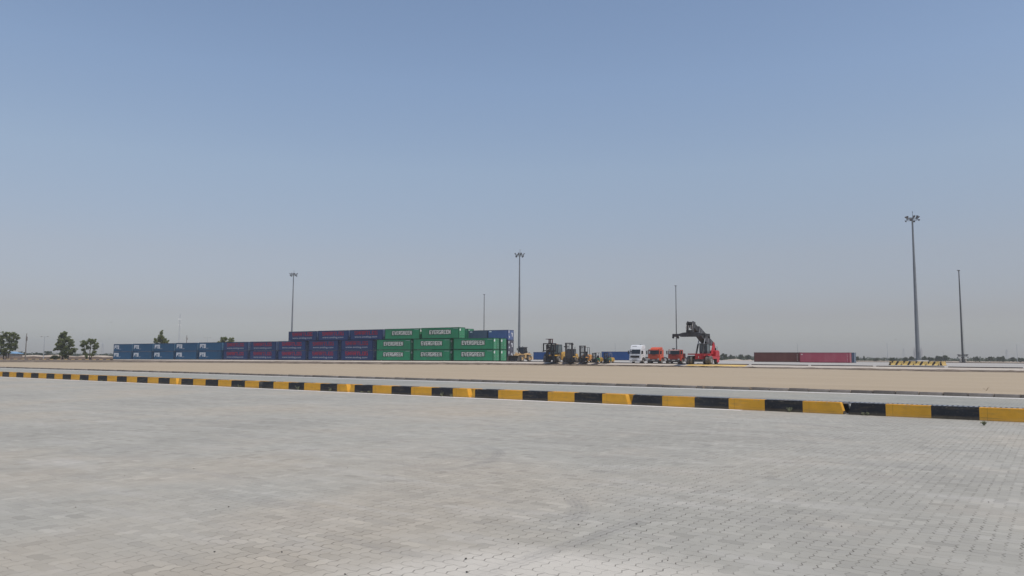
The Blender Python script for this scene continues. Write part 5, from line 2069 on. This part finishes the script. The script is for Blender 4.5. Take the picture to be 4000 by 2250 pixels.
tree('tallest roadside tree with ragged wide crown, between street lamp and small tree', at(247, 288, -.3),
     [(.4, 9.6, .9, .9), (.2, 8.6, 1.3, 1.0), (-1.0, 8.8, .6, .9), (.6, 7.3, 1.6, 1.1), (-.9, 7.2, 1.0, 1.0), (1.9, 7.4, .7, .6), (-2.2, 6.0, .9, .7), (0, 5.9, 1.9, 1.2), (2.5, 6.6, .8, .8), (3.0, 5.5, .8, .7), (-1.4, 5.0, 1.2, .9),
      (1.8, 4.8, 1.5, 1.1), (-2.7, 3.9, .9, .5), (-.2, 3.9, 1.5, 1.0), (3.4, 3.6, 1.2, .8), (4.3, 3.2, .6, .6), (1.5, 2.9, 1.4, 1.0), (2.8, 2.4, 1.0, .7), (0, 2.4, 1.1, .8), (.8, 1.3, 1.0, .6), (-.6, 9.4, .4, .6)],
     [[(-.2, 0), (-.3, 3), (0, 6), (.3, 9)], [(.9, 0), (1.2, 2.5), (1.8, 5)], [(.2, 0), (-.8, 3), (-1.6, 5)], [(1.9, 0), (2.4, 2), (3.2, 3.6)]], 2, 'leaf', .30, 1.5, G1)
tree('small roadside tree with open see through crown, just left of the blue containers', at(349, 287, -.3),
     [(-2.2, 6.6, .8, .9), (-2.4, 5.3, .7, .7), (-1.2, 6.0, .5, .6), (.2, 7.2, 1.0, .6), (1.7, 7.1, .7, .7), (1.0, 6.3, .8, .7), (2.3, 5.5, .7, .7), (3.1, 5.1, .3, .3), (-.6, 4.6, .7, .6), (1.4, 4.4, .8, .6), (-2.2, 3.8, .6, .7),
      (-1.8, 2.7, .5, .6), (1.9, 2.9, .6, .6), (1.2, 1.9, .7, .5), (-.9, 1.5, .6, .8), (2.4, 4.3, .4, .4)],
     [[(.3, 0), (.3, 3), (.5, 6.8)], [(.6, 0), (1.0, 1.5), (1.8, 4)], [(-.9, 0), (-1.3, 2.5), (-2.2, 6)]], 3, 'leaf', .26, 1.35, G1)
tree('low dark bush at the foot of the tallest roadside tree', at(217, 286, -.3), [(-.5, .9, .9, .6), (.6, .8, .9, .6), (0, 1.3, .8, .5), (1.1, 1.0, .6, .5), (-1.2, .5, .5, .4)], [[(0, 0), (0, .8)]], 4, 'leaf_dark', .2, 1.2, None, 'bush')
tree('conical dark tree behind the blue containers, left of the lattice mast', at(626, 332, -.3),
     [(.3, 11.3, .6, 1.1), (.1, 10.0, 1.1, 1.0), (-.5, 8.9, 1.4, 1.0), (1.1, 8.7, 1.0, .9), (-1.4, 7.6, 1.3, .9), (.3, 7.4, 1.6, 1.0), (1.9, 7.2, 1.1, .9), (0, 5.5, 2.4, 1.3), (-2.2, 6.3, .8, .6), (2.6, 6.4, .7, .5), (0, 3.5, 2.2, 1.3)],
     [[(0, 0), (0, 5), (.2, 11)]], 5, 'leaf', .34, 1.4, 'trees behind the containers')
tree('double crowned tree peeping over the containers where blue meets navy', at(881, 335, -.3),
     [(-1.7, 8.5, 1.1, 1.1), (-.2, 9.2, .9, 1.1), (-.6, 7.9, 1.4, 1.0), (2.3, 8.6, 1.0, .9), (1.6, 7.5, 1.3, .9), (-2.0, 7.0, 1.4, 1.0), (0, 5.5, 2.6, 1.4), (-4.8, 6.9, .6, .4), (-3.6, 6.9, .8, .4), (0, 3.5, 2.2, 1.2)],
     [[(0, 0), (-.2, 4), (-.6, 8.5)], [(.3, 0), (1.2, 5), (2.2, 8)]], 6, 'leaf', .34, 1.4, 'trees behind the containers')

# wood on the horizon that reads as one mass
r = random.Random(31)
m = MB()
for (pa, pb, Y, h) in ((-700, 470, 800, 3.4), (2780, 2960, 760, 4.2), (3300, 4700, 820, 3.5)):
    px = pa
    while px < pb:
        hh = h * r.uniform(.6, 1.15)
        c = at(px, Y + r.uniform(-25, 25), -.3)
        leaves(m, c + Vector((0, 0, hh * .5)), 2.2, hh * .55, 34, .75, r)
        px += 3.2
structure('distant_wood', m, M['leaf_far'], kind='stuff', label='far off belt of green trees along the horizon')


def far_tree(px, Y, top_y, w_px, label, dens=1.0, shape='round', mat='leaf_far'):
    hz = 1395 + .0055 * (px - 2000)
    h = (hz - top_y) * Y / 3000 + CAM_H + .3
    w = w_px / 3000 * Y / 2
    rr = random.Random(int(px * 7))
    bl = []
    if shape == 'round':
        for i in range(7):
            a = rr.uniform(-1, 1)
            bl.append((a * w * .62, h * (.52 + .28 * (1 - abs(a)) * rr.uniform(.7, 1.1)), w * .48, h * .22))
        bl += [(0, h * .80, w * .55, h * .18), (-w * .4, h * .45, w * .5, h * .3), (w * .4, h * .45, w * .5, h * .3), (0, h * .3, w * .7, h * .22)]
    else:
        for i in range(6):
            bl.append((rr.uniform(-.3, .3) * w, h * (.35 + .11 * i), w * (.75 - .10 * i), h * .13))
    return tree(label, at(px, Y, -.3), bl, [[(0, 0), (0, h * .4), (rr.uniform(-.3, .3), h * .75)]], int(px), mat, .62, .55 * dens, 'single trees along the horizon')


FAR = [(83, 640, 1372, 42, 'round topped tree on the horizon beside the utility pole'), (190, 640, 1372, 40, 'round topped tree on the horizon beside the double arm street lamp'),
       (150, 680, 1376, 40, 'dark tree group on the horizon left of the double arm street lamp'), (118, 690, 1380, 30, 'low tree on the horizon between utility pole and street lamp'),
       (2829, 620, 1382, 36, 'rounded tree on the horizon just right of the reach stacker'), (2862, 650, 1388, 26, 'low tree on the horizon between reach stacker and brown container'),
       (2895, 650, 1386, 22, 'tree on the horizon left of the brown container'), (2925, 650, 1387, 24, 'tree on the horizon touching the left end of the brown container'),
       (3350, 640, 1393, 16, 'narrow tree on the horizon just right of the pink container'), (3378, 640, 1392, 10, 'thin pointed tree on the horizon right of the pink container'),
       (3422, 650, 1400, 20, 'low bush like tree on the horizon left of the thin street lamp'), (3487, 640, 1398, 38, 'low broad tree on the horizon above the left end of the barriers'), (3537, 640, 1396, 20, 'tree on the horizon above the barriers, left of the tall mast'),
       (3563, 640, 1393, 24, 'rounded tree on the horizon touching the left side of the tall mast'), (3613, 640, 1391, 20, 'flat topped tree on the horizon right of the tall mast'), (3635, 640, 1395, 22, 'low tree on the horizon right of the tall mast, before the biggest one'),
       (3662, 630, 1391, 16, 'narrow rounded tree left of the biggest round tree on the horizon'), (3674, 620, 1390, 15, 'rounded tree touching the biggest round tree on the horizon'), (3695, 610, 1387, 30, 'biggest round tree on the horizon, below the short lamp pole'),
       (3818, 630, 1391, 34, 'rounded tree on the horizon right of the lowered lamp ring'), (3870, 630, 1392, 40, 'broad round tree on the horizon between two tree groups at right'), (3904, 630, 1391, 20, 'round tree on the horizon, left of a close pair at right'),
       (3921, 630, 1391, 15, 'round tree on the horizon, right of a close pair at right'), (3958, 640, 1396, 14, 'thin pale tree on the horizon near the right edge'), (3988, 620, 1397, 34, 'dark broad tree on the horizon at the right edge of the photo')]
for px, Y, ty, w, lab in FAR:
    far_tree(px, Y, ty, w, lab, 1.0, 'pointed' if 'pointed' in lab else 'round')

# two birds far off
M['bird'] = plain('bird', (0.05, 0.05, 0.05), 0.8, 0.1, 5)
for (px, Y, z, lab) in ((427, 300, 14.2, 'tiny dark bird gliding in the sky left of the blue containers'), (3505, 300, 9.2, 'tiny dark bird in the sky left of the tall light mast')):
    m = MB()
    m.add([(0, .2, 0), (0, -.25, 0), (.55, 0, .10), (.5, .2, .10), (-.55, 0, .10), (-.5, .2, .10), (0, 0, .08), (0, 0, -.07)],
          [(0, 1, 2, 3), (1, 0, 5, 4), (0, 6, 1), (0, 1, 7)])
    tag(m.build('bird', M['bird'], loc=at(px, Y, z)), lab, 'bird', 'birds in the sky')

# dusty summer air
hz = bpy.data.materials.new('haze')
hz.use_nodes = True
hn = hz.node_tree.nodes
hn.remove(hn['Principled BSDF'])
pv = hn.new('ShaderNodeVolumePrincipled')
pv.inputs['Color'].default_value = (0.90, 0.885, 0.86, 1)
pv.inputs['Density'].default_value = HAZE_DENSITY
pv.inputs['Anisotropy'].default_value = 0.2
hz.node_tree.links.new(pv.outputs[0], hn['Material Output'].inputs['Volume'])
structure('haze', MB().box(-2450, 2450, -550, 2500, -1.4, 46), hz, kind='stuff', label='thin dusty haze hanging over the yard')
